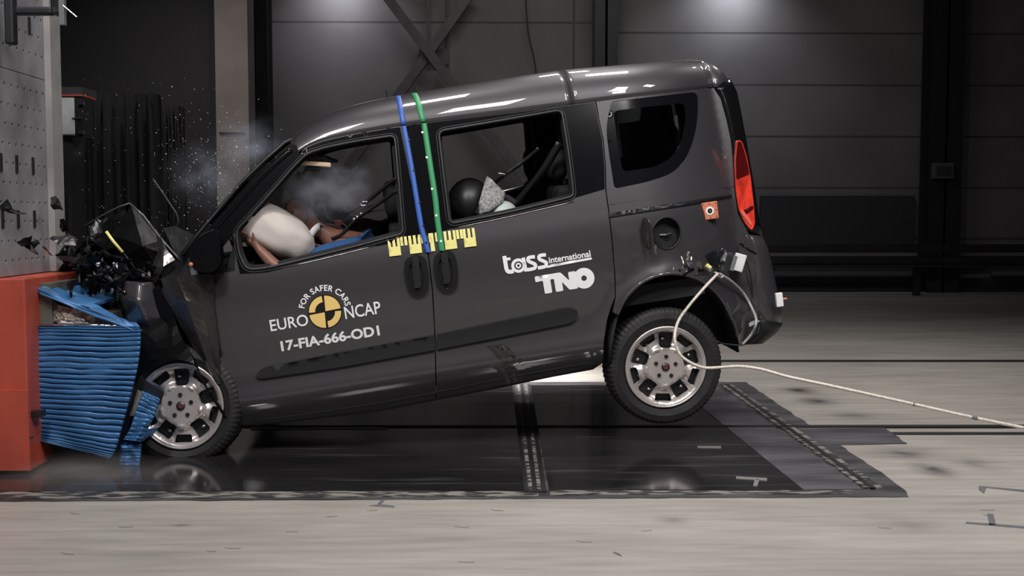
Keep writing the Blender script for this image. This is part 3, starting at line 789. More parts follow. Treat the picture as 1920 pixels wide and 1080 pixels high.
# tail cross-section loft: rows from near edge to far edge at several heights
def tailrow(pn, dep, m=10):
    """row of the tailgate: starts at the near trace point pn at inward depth dep and crosses the van, bowed"""
    P = S(pn, 0, lambda a, b: dep); a, b, w0 = tob(P); out = []
    for i in range(m + 1):
        t = i / m; w_ = dep + (WID - 2 * dep) * t; out.append(fb(a + .05 * (1 - (2 * t - 1) ** 2) * 0.4, b, w_))
    return out
def corner(pn, pe, wn, we, m=6):
    """rounded corner between panel edge pn (depth wn) and tail outline pe (depth we)"""
    P = S(pn, 0, lambda a, b: wn); Q = S(pe, 0, lambda a, b: we); a0, b0, _x = tob(P); a1, b1, _y = tob(Q); out = []
    for i in range(m + 1):
        t = i / m * math.pi / 2
        out.append(fb(a0 + (a1 - a0) * math.sin(t), b0 + (b1 - b0) * math.sin(t), wn + (we - wn) * (1 - math.cos(t))))
    return out
rws = []
for pn, pe in prs:
    a_, b_, w_ = tob(S(pn)); cr = corner(pn, pe, w_, w_ + .17); q = tob(cr[-1])
    far = [fb(tob(p)[0], tob(p)[1], WID - tob(p)[2]) for p in cr]
    mid = [fb(q[0] - .01 * math.sin(math.pi * i / 8), q[1], q[2] + (WID - 2 * q[2]) * i / 8) for i in range(1, 8)]
    rws.append(cr + mid + far[::-1])
solid('tailgate', rws, BLK, van, .02)
# roof tail cap joins the last roof arc and the tailgate top
last = rows[-1]; nn = len(last); capr = []
for k in range(8):
    th = k / 7 * math.pi / 2; r_ = []
    for i in range(nn):
        a_, b_, w_ = tob(last[i]); f = min(1, min(i, nn - 1 - i) / 14.0); f = f * f * (3 - 2 * f)
        sg = 1 if i < nn / 2 else -1
        r_.append(fb(a_ + (.135 * (1 - f) + .030 * f) * math.sin(th), b_ - .035 * f * (1 - math.cos(th)), w_ + sg * .165 * (1 - f) * (1 - math.cos(th))))
    capr.append(r_)
solid('rear_roof_edge', capr, PAINT, van, .02)
mid_ = [[capr[-1][i] * (1 - k) + (capr[-1][0] * (1 - i / (nn - 1)) + capr[-1][-1] * (i / (nn - 1))) * k for i in range(nn)] for k in (0, .5, 1)]
solid('tailgate_header', mid_, BLK, van, .01)
MB().tube([S((1326, 150), 0, lambda a, b: .9) , S((1346, 150), 0, lambda a, b: .9)], .01, 8).build('spoiler_lamp', GREYB, van, True)

# --- lower rear corner and bumper
brow = []
for pn, pe in [((1398, 440), (1424, 440)), ((1412, 462), (1436, 466)), ((1415, 490), (1443, 492)), ((1417, 520), (1449, 520)), ((1419, 550), (1456, 552)), ((1421, 580), (1462, 584)), ((1422, 600), (1461, 604)), ((1420, 625), (1450, 618)), ((1404, 640), (1424, 636))]:
    a_, b_, w_ = tob(S(pn))
    cr = corner(pn, pe, w_ - .002, w_ + .20); q = tob(cr[-1])
    far = [fb(tob(p)[0], tob(p)[1], WID - tob(p)[2]) for p in cr]
    brow.append(cr + [fb(q[0] - .005 * math.sin(math.pi * i / 8), q[1], q[2] + (WID - 2 * q[2]) * i / 8) for i in range(1, 8)] + far[::-1])
bum = solid('rear_bumper', brow, PAINT, van, .02)
low = [[p - B * .005 - A * 0 for p in r] for r in (brow[6], brow[7], brow[8])]
solid('bumper_skirt', [[p + (A * .008 - WV * .008) for p in brow[6]], [p + (A * .012 - WV * .008) for p in brow[7]], [p + A * .006 - B * .012 for p in brow[8]], [p - A * .10 - B * .0 for p in brow[8]]], TRIM, bum, .01)
STK = mat('frosted_sticker', (.38, .38, .40), .5)
panel('bumper_label', [(1432, 571), (1444, 568), (1446, 592), (1434, 600)], [], STK, bum, .0, .002, 8, None, False, lambda a, b: W(a, b) * 0 + tob(S((1420, 585)))[2] - .0 + .035)
panel('bumper_label', [(1404, 606), (1424, 596), (1425, 603), (1405, 613)], [], STK, bum, .0, .002, 8, None, False, lambda a, b: tob(S((1414, 604)))[2] - .006)
hook = empty('x', (0, 0, 0)); bpy.data.objects.remove(hook)
c = S((1461, 562), 0, lambda a, b: .22)
tr = MB().box(c, (.02, .012, .04), BM).build('rear_sensor', WHITE, van, bevel=.003)
MB().tube([c + A * .005, c + A * .045], .006, 8).build('sensor_pin', ORNG, tr)

# --- sill
def WS(a, b): return .02
sl = panel('sill', [(452, 797), (560, 785), (700, 767), (820, 745), (930, 723), (1040, 702), (1128, 682), (1112, 693), (1040, 706), (930, 729), (700, 774), (560, 789), (462, 799)], [], TRIM, van, -.01, .10, 12)
line('sill_seam', [(470, 789), (560, 778), (700, 757), (820, 735), (930, 712), (1120, 677)], GROOVE, fdoor if False else sdoor, .002, .001)
# three faint creases low on the sliding door
for k, m_ in ((0, PAINT2), (13, PAINT2), (24, PAINT2)):
    panel('door_scuff', [(912 + k, 648 - k * .1), (922 + k, 648 - k * .1), (972 + k, 696 - k * .3), (958 + k, 698 - k * .3)], [], m_, sdoor, .0012, .002, 12)
# --- underbody
def ubox(a0, a1, b0, b1, w0, w1, name, m, parent=None, bevel=0):
    return MB().box(fb((a0 + a1) / 2, (b0 + b1) / 2, (w0 + w1) / 2), ((a1 - a0) / 2, (w1 - w0) / 2, (b1 - b0) / 2), BM).build(name, m, parent or van, bevel=bevel)
ubox(.02, 1.92, .02, .10, .10, WID - .10, 'floor_pan', DARK)
ubox(1.9, 2.62, .30, .40, .06, WID - .08, 'luggage_floor', DARK)
MB().tube([fb(2.28, .12, .2), fb(2.28, .12, WID - .2)], .04, 12).build('rear_axle', STEEL, van)
MB().tube([fb(2.42, .10, .5), fb(2.40, .10, 1.3)], .09, 16).build('silencer', STEEL, van, True)
MB().tube(spline([fb(.6, -.0, .9), fb(1.5, .0, .95), fb(2.2, .02, .9), fb(2.4, .08, .8)], 4), .03, 10).build('exhaust_pipe', STEEL, van, True)

# --- far side
QPf = [(1140, gut(1140) + 1)] + gl(1146, 1316, 8, 1)[1:] + TIPX[1:] + [(1380, 560), (1340, 545), (1262, 520), (1157, 560), (1143, 400)]
ff = panel('far_front_door', FD, [inset(FWr, 3)], PAINT, van, 0, .04, 16, DARK, True)
fs_ = panel('far_sliding_door', SD, [inset(RWr, 6)], PAINT, van, 0, .04, 16, DARK, True)
fq = panel('far_quarter_panel', QP, [inset(QW, 8)], PAINT, van, 0, .04, 16, DARK, True)
def fpt(p, o): a, b, w_ = tob(S(p, 0)); return fb(a, b, WID - base_w(b) - o)
MB().tube([fpt((x, y), .055) for x, y in ((470, 510), (567, 490), (667, 466), (745, 447))], .016, 6).build('sill_strip', CHROME, ff, True)
MB().tube([fpt((x, y), .055) for x, y in ((850, 412), (960, 389), (1066, 363))], .010, 6).build('sill_strip', METAL, fs_, True)
# inner black reveals on the near side
for nm, ol, h in (('inner_door_trim', [(420, 520), (443, 440), (548, 308), (607, 270)] + gl(620, 748, 6, 6) + [(792, 440), (806, 600), (812, 740), (465, 788)], inset(FWr, 7)),
                  ('inner_door_trim', gl(766, 1110, 8, 6) + [(1128, 350), (1140, 560), (1120, 680), (826, 738), (810, 500)], inset(RWr, 5))):
    panel(nm, ol, [h], DARK, van, -.05, .05, 14)
panel('inner_quarter_trim', inset(QP, 8)[:], [inset(QW, 9)], DARK, van, -.04, .02, 16)
# bulkheads / pillars inside
MB().tube([fpt((757, 245), .10), fpt((800, 440), .10)], .05, 8).build('far_pillar', DARK, van)
MB().tube([fpt((1090, 205), .10), fpt((1128, 380), .10)], .10, 8).build('far_pillar', DARK, van)
ubox(2.60, 2.62, .4, 1.3, .2, WID - .2, 'tailgate_lining', DARK)

# --- A pillar, windscreen
AP = [(384, 438), (404, 414), (446, 364), (486, 322), (522, 287), (543, 270), (556, 272), (562, 290), (545, 311), (498, 366), (441, 432), (404, 480), (392, 515), (372, 515)]
fpl = panel('front_pillar', AP, [], BLK, van, .004, .05, 8)
line('pillar_highlight_tube', [(396, 436), (450, 375), (500, 322), (546, 281)], BLK, fpl, .017, .0, 14)  # gloss black tube added to give the pillar a streak highlight
wl = [(340, 480), (370, 440), (400, 405), (450, 345), (500, 297), (533, 268)]
def rs_line(L, n): return [L[round(k * (len(L) - 1) / (n - 1))] for k in range(n)]
wsr = []
for i, (x, y) in enumerate(wl):
    p = S((x, y), 0, lambda a, b: base_w(b) + .05); a, b, w_ = tob(p); r_ = []
    for k in range(9):
        t = k / 8; r_.append(fb(a - .10 * math.sin(math.pi * t) * (1 - i / 5), b + .02 * math.sin(math.pi * t), w_ + (WID - 2 * w_) * t))
    wsr.append(r_)
wsr.append(rs_line(rows[0][9:-9], 9))
ws = solid('windscreen', wsr, GL_CLR, van, .004)
MB().tube([r_[0] for r_ in wsr], .010, 8).build('windscreen_edge', TRIM, ws, True)
MB().tube([r_[-1] for r_ in wsr], .05, 8).build('far_front_pillar', BLK, van, True)
# cowl and dashboard
ubox(-.30, .02, .55, .82, .16, WID - .16, 'dashboard', DARK, bevel=.05)
ubox(-.34, -.28, .0, .80, .12, WID - .12, 'bulkhead', DARK)
ubox(-.10, 1.0, .0, .10, .1, WID - .1, 'cabin_floor', DARK)
# --- door mirror
MIR = rnd([(356, 460), (376, 440), (400, 428), (412, 440), (412, 500), (396, 512), (368, 510), (356, 495)], 8)
mr = panel('door_mirror', MIR, [], BLK, van, .14, .09, 8)
panel('mirror_foot', [(392, 470), (416, 462), (420, 512), (395, 516)], [], BLK, mr, .06, .05, 9)
line('mirror_highlight_edge', [(372, 446), (386, 437), (400, 431)], STEEL, mr, .003, .142)
MB().ball(S((358, 496), .14), .012, None, 10, 8).build('indicator', mat('amber_lens', (.6, .22, .08), .2, 0, .5), mr, True)

# --- door handles
for (cx, cy, par) in ((780, 517, fdoor), (835, 509, sdoor)):
    q = lambda x, y: (cx + x, cy + y)
    h = ringpanel('door_handle', rnd([q(-20, -32), q(4, -40), q(18, -34), q(24, 0), q(23, 30), q(12, 40), q(-6, 40), q(-16, 28), q(-22, -8)], 9), [rnd([q(-12, -22), q(8, -27), q(14, -4), q(14, 20), q(6, 27), q(-8, 26), q(-14, 4)], 8)], BLKV, par, .012, .014, 6)
    ringpanel('handle_recess', rnd([q(-12, -22), q(8, -27), q(14, -4), q(14, 20), q(6, 27), q(-8, 26), q(-14, 4)], 8), [], GROOVE, h, .002, .003, 8)
    ringpanel('handle_grip', rnd([q(-8, -34), q(4, -36), q(8, 0), q(9, 22), q(-3, 24), q(-6, 0)], 5), [], TRIM, h, .034, .016, 6)
    MB().ball(S(q(4, 33), .012), .006, None, 8, 6).build('lock_barrel', STEEL, h, True)

# --- rear arch liner
lin = MB()
ar = [Vector((x, y, 0)) for x, y in [(1386, 660), (1382, 628), (1372, 598), (1356, 566), (1334, 541), (1305, 522), (1270, 513), (1235, 516), (1200, 532), (1172, 560), (1157, 590), (1146, 640), (1140, 690)]]
asx = spline(ar, 3)
lr = [[S(p, -.012) for p in asx], [S(p, -.012) + WV * .30 - B * .0 for p in asx], ]
solid('wheel_housing', lr, DARK, van, .01, True)
vs = [S(p, -.012) + WV * .30 for p in asx]; link('wheel_housing_wall', vs, [tuple(range(len(vs)))], DARK, van)
# ------------------------------------------------------------------ wheels
def rot2(p, a): return Vector((p.x * math.cos(a) - p.y * math.sin(a), p.x * math.sin(a) + p.y * math.cos(a)))
def wheel(C, M, R_t, R_r, phase, flat, parent, name='wheel'):
    """C centre of the outer face, M columns: local x (rearward), y (inward), z (up)"""
    def L(x, z, y): return Vector(C) + M @ Vector((x, y, z))
    # tyre: lathe with tread blocks
    prof = [(R_r * .99, .012), (R_r + .006, .000), (R_r + .016, -.006), (R_r + (R_t - R_r) * .45, -.016), (R_t - .022, -.008), (R_t - .009, .006), (R_t - .002, .022), (R_t, .05), (R_t, .085), (R_t, .15), (R_t - .008, .172), (R_t - .03, .19), (R_r + .03, .195), (R_r, .18)]
    n = 144; vs = []; fs = []
    for i in range(n):
        an = 2 * math.pi * i / n; g = 1 if i % 2 else 0
        for k, (r, y) in enumerate(prof):
            rr = r - (.004 * g if 4 <= k <= 6 else .006 * g if 7 <= k <= 9 else 0)
            x, z = rr * math.cos(an), rr * math.sin(an)
            if flat and z < -R_t + flat: z = -R_t + flat
            vs.append(L(x, z, y))
    m = len(prof)
    for i in range(n):
        for k in range(m - 1): fs.append((i * m + k, i * m + k + 1, ((i + 1) % n) * m + k + 1, ((i + 1) % n) * m + k))
    ty = link(name, vs, fs, RUB, parent, False)
    # wheel trim: dished disc with ten openings
    def dish(p):
        r = p.length; k = r / R_r
        y = .012 if k < .20 else .012 + .0 * k
        if k > .46: y = .012 + .036 * min(1, (k - .46) / .10)
        if k > .80: y = .048 - .046 * min(1, (k - .80) / .12)
        # the spokes beside the wide openings stand proud
        if .46 < k < .84:
            an = math.atan2(p.y, p.x) - phase
            y -= .020 * max(0, math.cos(5 * an + math.pi)) ** .7 if math.cos(5 * an + math.pi) > 0 else 0
        return y
    holes = []
    for k in range(5):
        an = phase + k * 2 * math.pi / 5
        q = [(.104, -.034), (.191, -.043), (.191, .043), (.104, .034)]; s = R_r / .225
        holes.append(rnd([rot2(Vector((x * s, y * s)), an) for x, y in q], .016 * s, 4))
        an += math.pi / 5
        q = [(.152, -.040), (.194, -.049), (.194, .049), (.152, .040)]
        holes.append(rnd([rot2(Vector((x * s, y * s)), an) for x, y in q], .010 * s, 4))
    out = [Vector((R_r * 1.0 * math.cos(2 * math.pi * i / 72), R_r * 1.0 * math.sin(2 * math.pi * i / 72))) for i in range(72)]
    rim = sheet('wheel_cover', out, holes, .011, lambda p: L(p.x, p.y, dish(p) - .012), lambda p: L(p.x, p.y, dish(p) + .006), SILVER, ty, True)
    ring = MB().tube([L(R_r * .985 * math.cos(2 * math.pi * i / 72), R_r * .985 * math.sin(2 * math.pi * i / 72), -.006) for i in range(73)], .007, 8, False)
    ring.build('rim_flange', SILVER, ty, True)
    for i in range(5):
        an = phase + i * 2 * math.pi / 5; r = .058 * R_r / .225
        x, z = r * math.cos(an), r * math.sin(an)
        MB().tube([L(x, z, .004), L(x, z, -.006)], [.012, .011], 12).build('wheel_bolt', STEEL, ty)
    MB().tube([L(0, 0, .0), L(0, 0, -.006), L(0, 0, -.0075)], [.024, .023, .0], 20).build('hub_cap', STEEL, ty, True)
    MB().tube([L(0, 0, -.007), L(0, 0, -.009)], [.015, .014], 16).build('cap_badge', mat('badge_red', (.12, .03, .03), .3), ty)
    # steel wheel and brake behind the openings
    bk = MB(); bk.tube([L(0, 0, .05), L(0, 0, .06)], [R_r * .93, R_r * .93], 40); bk.tube([L(0, 0, .06), L(0, 0, .17)], [.07, .1], 20)
    bk.build('steel_wheel', TRIM, ty)
    for k in range(10):
        an = phase + k * math.pi / 5 + .1; r = R_r * .68
        MB().ball(L(r * math.cos(an), r * math.sin(an), .046), (.014, .014, .01), None, 8, 6).build('wheel_stud', METAL if k % 2 == 0 else STEEL, ty, True)
    return ty
Crw = S((1248, 688), 0, lambda a, b: .035)
wheel(Crw, BM, .332, .2285, R(80), 0, van)
Cfw = U(339, 761, .04)
Mf = Matrix.Rotation(R(-4), 3, 'Z') @ Matrix.Rotation(R(-2), 3, 'X')
Cfw.z = max(Cfw.z, .0)
wheel(Cfw, Mf, .322, .2305, R(92), .322 - Cfw.z + .002 if Cfw.z < .322 else 0, van)
MB().box(U(345, 740, .35), (.20, .06, .28)).build('wheel_well', DARK, van)

# ------------------------------------------------------------------ lettering and marks
def smap(off): return lambda p: S((p[0], p[1]), off)
def text_mesh(name, txt, anchor, width, height, ang, m, parent, bold=0.0, off=.003, place=None, shear=0.0, spacing=1.0):
    """flat vinyl letters cut from a font outline and laid on the curved panel"""
    cu = bpy.data.curves.new(name, 'FONT'); cu.body = txt; cu.offset = bold; cu.resolution_u = 4; cu.space_character = spacing; cu.shear = shear
    ob = bpy.data.objects.new(name, cu); COL.objects.link(ob)
    bpy.context.view_layer.update(); dg = bpy.context.evaluated_depsgraph_get()
    me0 = ob.evaluated_get(dg).to_mesh(); vs = [v.co.copy() for v in me0.vertices]; fs = [tuple(p.vertices) for p in me0.polygons]
    ob.evaluated_get(dg).to_mesh_clear(); bpy.data.objects.remove(ob)
    x0 = min(v.x for v in vs); x1 = max(v.x for v in vs)
    capm = max(v.y for v in vs); y0 = min(v.y for v in vs)
    ca, sa = math.cos(ang), math.sin(ang); out = []
    for v in vs:
        u = (v.x - x0) / (x1 - x0) * width; t = (v.y - (0 if place is None and y0 > -.15 else y0)) / (capm if place is None and y0 > -.15 else capm - y0) * height
        if place: px, py = place(u, t)
        else: px = anchor[0] + u * ca - t * sa * 1; py = anchor[1] - u * sa - t * ca; px = anchor[0] + u * ca - t * sa; 
        out.append(S((px, py), off))
    n = len(out)
    o = link(name, out, fs, m, parent); 
    md = o.modifiers.new('solid', 'SOLIDIFY'); md.thickness = .001; md.offset = 0
    return o
AN = R(9.3)
text_mesh('lettering', 'EURO', (508, 621), 72, 21, AN, WHITE, fdoor, .010)
text_mesh('lettering', 'NCAP', (648, 598), 68, 23, AN, WHITE, fdoor, .010)
text_mesh('lettering', '17-FIA-666-OD1', (528, 658), 187, 18.5, AN, WHITE, fdoor, .032)
cen = Vector((609.5, 584.5))
def arc_place(u, t):
    th = R(176) - u / 41.0; th = R(171) - u / 45.0
    r = 39 + t; return (cen.x + r * math.cos(th), cen.y - r * math.sin(th))
text_mesh('lettering', 'FOR SAFER CARS', None, 45.0 * R(171 - 15), 11.5, 0, WHITE, fdoor, .022, .003, arc_place, 0, 1.1)
# round emblem
def pdisc(c, r, a0, a1, r0, name, m, off, par, ax=1.0):
    n = max(6, int(abs(a1 - a0) / R(6))); outer = [Vector((c.x + r * math.cos(a0 + (a1 - a0) * i / n), c.y - r * math.sin(a0 + (a1 - a0) * i / n))) for i in range(n + 1)]
    if abs(abs(a1 - a0) - 2 * math.pi) < .01: outer = outer[:-1]; inner = []
    else: inner = [Vector((c.x + r0 * math.cos(a1 + (a0 - a1) * i / n), c.y - r0 * math.sin(a1 + (a0 - a1) * i / n))) for i in range(n + 1)] if r0 > 0 else [Vector((c.x, c.y))]
    vs = [S(p, off) for p in outer + inner]; k = len(vs)
    o = link(name, vs, [tuple(range(k))], m, par); md = o.modifiers.new('solid', 'SOLIDIFY'); md.thickness = .001; md.offset = 0; return o
pdisc(cen, 32.2, 0, 2 * math.pi, 0, 'emblem_backing', BLKV, .002, fdoor)
al = AN - R(1)
for k in range(4):
    g = R(2.6); a0 = al + k * math.pi / 2 + g; a1 = al + (k + 1) * math.pi / 2 - g
    black = k in (1, 3)
    cc = cen + Vector((math.cos((a0 + a1) / 2), -math.sin((a0 + a1) / 2))) * 1.4
    pdisc(cc, 29, a0, a1, 17.5 if black else 0, 'emblem_quarter', YEL, .0045, fdoor)
# test house names on the sliding door
def stroke(pts, wd, n=5):
    P = [p.to_2d() for p in spline([Vector((x, y, 0)) for x, y in pts], n)]; Lf = []; Rt = []
    for i, p in enumerate(P):
        t = (P[min(i + 1, len(P) - 1)] - P[max(i - 1, 0)]).normalized(); q = Vector((-t.y, t.x)) * wd / 2; Lf.append(p + q); Rt.append(p - q)
    panel('lettering', Lf + Rt[::-1], [], WHITE, sdoor, .003, .001, 9)
def ringst(c, r0, r1):
    a = [Vector((c[0] + r1 * math.cos(t * math.pi / 12), c[1] + r1 * math.sin(t * math.pi / 12))) for t in range(24)]
    b = [Vector((c[0] + r0 * math.cos(t * math.pi / 8), c[1] + r0 * math.sin(t * math.pi / 8))) for t in range(16)]
    panel('lettering', a, [b] if r0 > 0 else [], WHITE, sdoor, .003, .001, 9)
stroke([(945.5, 480), (948, 495), (950, 505), (954, 509.5), (963, 508.5)], 7.5)
stroke([(945, 487), (957, 485)], 5)
ringst((972, 498), 8.0, 13.5); ringst((972, 498), 2.4, 5.2); stroke([(981, 483), (984, 498), (986.5, 509)], 6.5)
for ox, oy in ((0, 0), (20.5, -3.6)):
    stroke([(1003 + ox, 481.5 + oy), (996 + ox, 482 + oy), (990.5 + ox, 484 + oy), (991 + ox, 489.5 + oy), (997 + ox, 492.5 + oy), (1003.5 + ox, 496 + oy), (1003 + ox, 502 + oy), (997 + ox, 504.5 + oy), (988 + ox, 506 + oy)], 6.5)
text_mesh('lettering', 'international', (1030, 493.5), 79, 11.5, R(9.3), WHITE, sdoor, .02)
panel('lettering_bar', [(1024, 500.5), (1034, 495.5), (1109, 482.5), (1110, 486.5), (1040, 499.5), (1026, 502.5)], [], WHITE, sdoor, .003, .001, 14)
# TNO drawn as heavy rounded blocks
def glyph(poly, holes=(), r=3):
    f = R(9.3); org = Vector((1009, 553))
    T = lambda q: Vector((org.x + q[0] * math.cos(f) - q[1] * math.sin(f), org.y - q[0] * math.sin(f) - q[1] * math.cos(f)))
    panel('lettering', rnd([T(q) for q in poly], r, 3), [[T(q) for q in h] for h in holes], WHITE, sdoor, .003, .001, 10)
glyph([(-1, 35), (48, 35), (62, 17), (62, 33), (76, 33), (76, 0), (60, 0), (48, 17), (48, 0), (34, 0), (34, 25), (27, 25), (27, 0), (13, 0), (13, 25), (-1, 24)], r=2.5)
glyph([(90 + 19.5 * math.cos(t * math.pi / 16), 17 + 19.5 * math.sin(t * math.pi / 16)) for t in range(32)], [[(90 + 5.2 * math.cos(t * math.pi / 8), 17 + 5.2 * math.sin(t * math.pi / 8)) for t in range(16)]], r=0)

# ------------------------------------------------------------------ tapes and scale on the pillar between the doors
def strip(name, pts, wpx, m, par, off, dots, dm, dr):
    pts = spline([Vector((x, y, 0)) for x, y in pts], 6)
    Lp = [Vector((p.x - wpx / 2, p.y)) for p in pts]; Rp = [Vector((p.x + wpx / 2, p.y)) for p in pts]
    vs = [S(p, off) for p in Lp] + [S(p, off) for p in Rp] + [S(p, off - .0015) for p in Lp] + [S(p, off - .0015) for p in Rp]
    n = len(pts); fs = []
    for i in range(n - 1):
        fs.append((i, i + 1, n + i + 1, n + i)); fs.append((2 * n + i, 3 * n + i, 3 * n + i + 1, 2 * n + i + 1))
        fs.append((i, 2 * n + i, 2 * n + i + 1, i + 1)); fs.append((n + i, n + i + 1, 3 * n + i + 1, 3 * n + i))
    t = link(name, vs, fs, m, par, True)
    for (x, y) in dots:
        vs = [S((x + dr * math.cos(a * math.pi / 4), y + dr * math.sin(a * math.pi / 4)), off + .002) for a in range(8)]
        d = link('tape_dot', vs, [tuple(range(8))], dm, t); md = d.modifiers.new('solid', 'SOLIDIFY'); md.thickness = .001
    return t
strip('blue_tape', [(757, 236), (770, 305), (781, 372), (790, 425), (796, 448), (803, 473)], 9.5, BTAPE, fdoor, .010, [(767, 262 + 0), (776, 319), (787, 379), (794, 423), (799, 455)], BLKV, 2.2)
strip('green_tape', [(795, 231), (806, 305), (816, 370), (820, 410), (825, 445), (829, 470)], 10.5, GTAPE, sdoor, .010, [(792 + 0, 248), (800, 295), (810, 354), (818, 404), (827, 452)], WHITE, 2.2)
# their upper lengths run on over the roof side
def rooftape(x0, y0, x1, y1, m, par, nm, wpx=9.5, sl0=0.0):
    i0 = min(range(len(XS)), key=lambda i: abs(XS[i] - (x0 + x1) / 2)); arc_ = rows[i0]
    pts = [p for p in arc_[:13]]
    vs = []; hw = wpx / 2 / 352
    for p in pts: vs += [p - A * hw, p + A * hw]
    up = [q + B * .004 - WV * .004 for q in vs]; n = len(pts)
    dx = U(x1, y1, 0) - U(x0, y0, 0)
    fs = [(2 * i, 2 * i + 1, 2 * i + 3, 2 * i + 2) for i in range(n - 1)]
    # shift so that the tape starts at the gutter point
    sh = S((x1, y1), .01) - (pts[0] - WV * .0)
    sh = A * sh.dot(A)
    sl_ = [A * (-(k / 15) * sl0) for k in range(n)]
    up = [q + sh + sl_[i // 2] for i, q in enumerate(up)]
    o = link(nm, up, fs, m, par, True); md = o.modifiers.new('solid', 'SOLIDIFY'); md.thickness = .0015; return o
rooftape(753, 192, 757, 237, BTAPE, roof, 'blue_tape'); rooftape(783, 190, 794, 232, GTAPE, roof, 'green_tape', 10.5, .022)
# comb scale
def sc_pt(x, dy): 
    base = 447 - (x - 726) * (19.5 / 161.0); return (x + dy * .13, base + dy)
def tooth(x, w_, h0, h1, par): return [sc_pt(x, h0), sc_pt(x + w_, h0), sc_pt(x + w_, h1), sc_pt(x, h1)]
def comb(x, par, full=True):
    w_ = 5.0; g = 3.6
    if full:
        ol = [sc_pt(x, 0), sc_pt(x + w_, 0), sc_pt(x + w_, 17), sc_pt(x + w_ + g, 17), sc_pt(x + w_ + g, 0), sc_pt(x + 2 * w_ + g, 0), sc_pt(x + 2 * w_ + g, 17), sc_pt(x + 2 * w_ + 2 * g, 17), sc_pt(x + 2 * w_ + 2 * g, 0), sc_pt(x + 3 * w_ + 2 * g, 0), sc_pt(x + 3 * w_ + 2 * g, 34), sc_pt(x, 34)]
    else: ol = tooth(x, w_, 0, 17, None)
    panel('scale_mark', [Vector(p) for p in ol], [], YELM, par, .006, .001, 12)
for x, f, par in [(726, 1, fdoor), (749.5, 0, fdoor), (757, 0, fdoor), (765, 1, fdoor), (788.5, 0, fdoor), (803, 0, sdoor), (806.5, 0, sdoor), (815, 0, sdoor), (823, 0, sdoor), (831, 1, sdoor), (854.5, 0, sdoor), (861.5, 0, sdoor), (867, 1, sdoor)]:
    comb(x, par, bool(f))
panel('scale_mark', [Vector(sc_pt(805, 0)), Vector(sc_pt(811, 0)), Vector(sc_pt(812, 34)), Vector(sc_pt(804, 34))], [], YELM, sdoor, .006, .001, 12)
# roof pins
for i, (x, y) in enumerate([(744, 183), (797, 173)]):
    k = min(range(len(XS)), key=lambda j: abs(XS[j] - x)); p = rows[k][17]
    MB().tube([p - B * .01, p + B * .045], .005, 8).build('roof_pin', STEEL, roof)

# ------------------------------------------------------------------ crushed nose of the van
def crumple(name, pts, faces, m, parent, th=.006, amp=.02, cuts=2, seed=0, sc=5.0, smooth=False):
    bm = bmesh.new(); V = [bm.verts.new(p) for p in pts]
    for f in faces:
        try: bm.faces.new([V[i] for i in f])
        except ValueError: pass
    bmesh.ops.recalc_face_normals(bm, faces=bm.faces)
    bmesh.ops.triangulate(bm, faces=[f for f in bm.faces if len(f.verts) > 4])
    if cuts: bmesh.ops.subdivide_edges(bm, edges=bm.edges, cuts=cuts, use_grid_fill=True)
    sd = Vector((seed * 3.1, seed * 1.7, seed))
    for v in bm.verts:
        v.co += Vector((noise.noise(v.co * sc + sd), noise.noise(v.co * sc + sd + Vector((9, 0, 0))), noise.noise(v.co * sc + sd + Vector((0, 9, 0))))) * amp
    me = bpy.data.meshes.new(name); bm.to_mesh(me); bm.free(); me.materials.append(m)
    if smooth: me.polygons.foreach_set('use_smooth', [True] * len(me.polygons))
    o = bpy.data.objects.new(name, me); COL.objects.link(o); o.parent = parent; o.matrix_parent_inverse = parent.matrix_basis.inverted()
    md = o.modifiers.new('solid', 'SOLIDIFY'); md.thickness = th
    return o
# front wing, folded back against the door
wingpx = [(302, 522, .03), (332, 518, .015), (365, 515, .0), (402, 514, -.002),
          (312, 556, .05), (350, 562, -.01), (380, 572, .012), (402, 575, -.002),
          (340, 610, .06), (366, 618, -.01), (390, 632, .018), (409, 630, -.002),
          (374, 664, .05), (390, 676, -.005), (404, 684, .018), (414, 690, -.002),
          (404, 722, .03), (410, 720, .0), (415, 720, .012), (420, 718, .0)]
wp = [S((x, y), 0, lambda a, b, d=d: W(max(a, 0), b) * .5 + d) for x, y, d in wingpx]
wf = []
for r_ in range(4):
    for c_ in range(3): i = r_ * 4 + c_; wf.append((i, i + 1, i + 5, i + 4))
crumple('front_wing', wp, wf, PAINT2, van, .008, .005, 3, 2, 9)
# dark inner wing below the fold
ip = [U(x, y, Y) for x, y, Y in [(262, 560, .0), (300, 530, .02), (322, 590, .0), (352, 650, .02), (388, 715, .02), (420, 770, .02), (452, 800, .03), (446, 808, .03), (415, 775, .0), (392, 718, -.01), (364, 682, -.01), (330, 671, -.01), (290, 678, -.01), (262, 705, .0), (256, 640, .0)]]
crumple('inner_wing', ip, [(0, 1, 2, 14), (2, 3, 12, 13, 14), (3, 4, 10, 11, 12), (4, 5, 9, 10), (5, 6, 7, 8), (5, 8, 9)] if False else [tuple(range(15))], MATB, van, .01, .03, 3, 3, 6)
# shiny torn front panel
pf = [(229, 526, .02), (262, 528, -.02), (294, 528, .06), (221, 563, .04), (258, 566, -.09), (299, 556, .05), (242, 600, .02), (272, 598, -.04), (309, 594, .04), (268, 628, .06), (284, 620, .03), (299, 611, .05)]
crumple('torn_bumper_panel', [U(x, y, Y) for x, y, Y in pf], [(0, 1, 4, 3), (1, 2, 5, 4), (3, 4, 7, 6), (4, 5, 8, 7), (6, 7, 10, 9), (7, 8, 11, 10)], PAINT, van, .008, .004, 4, 1, 6, True)
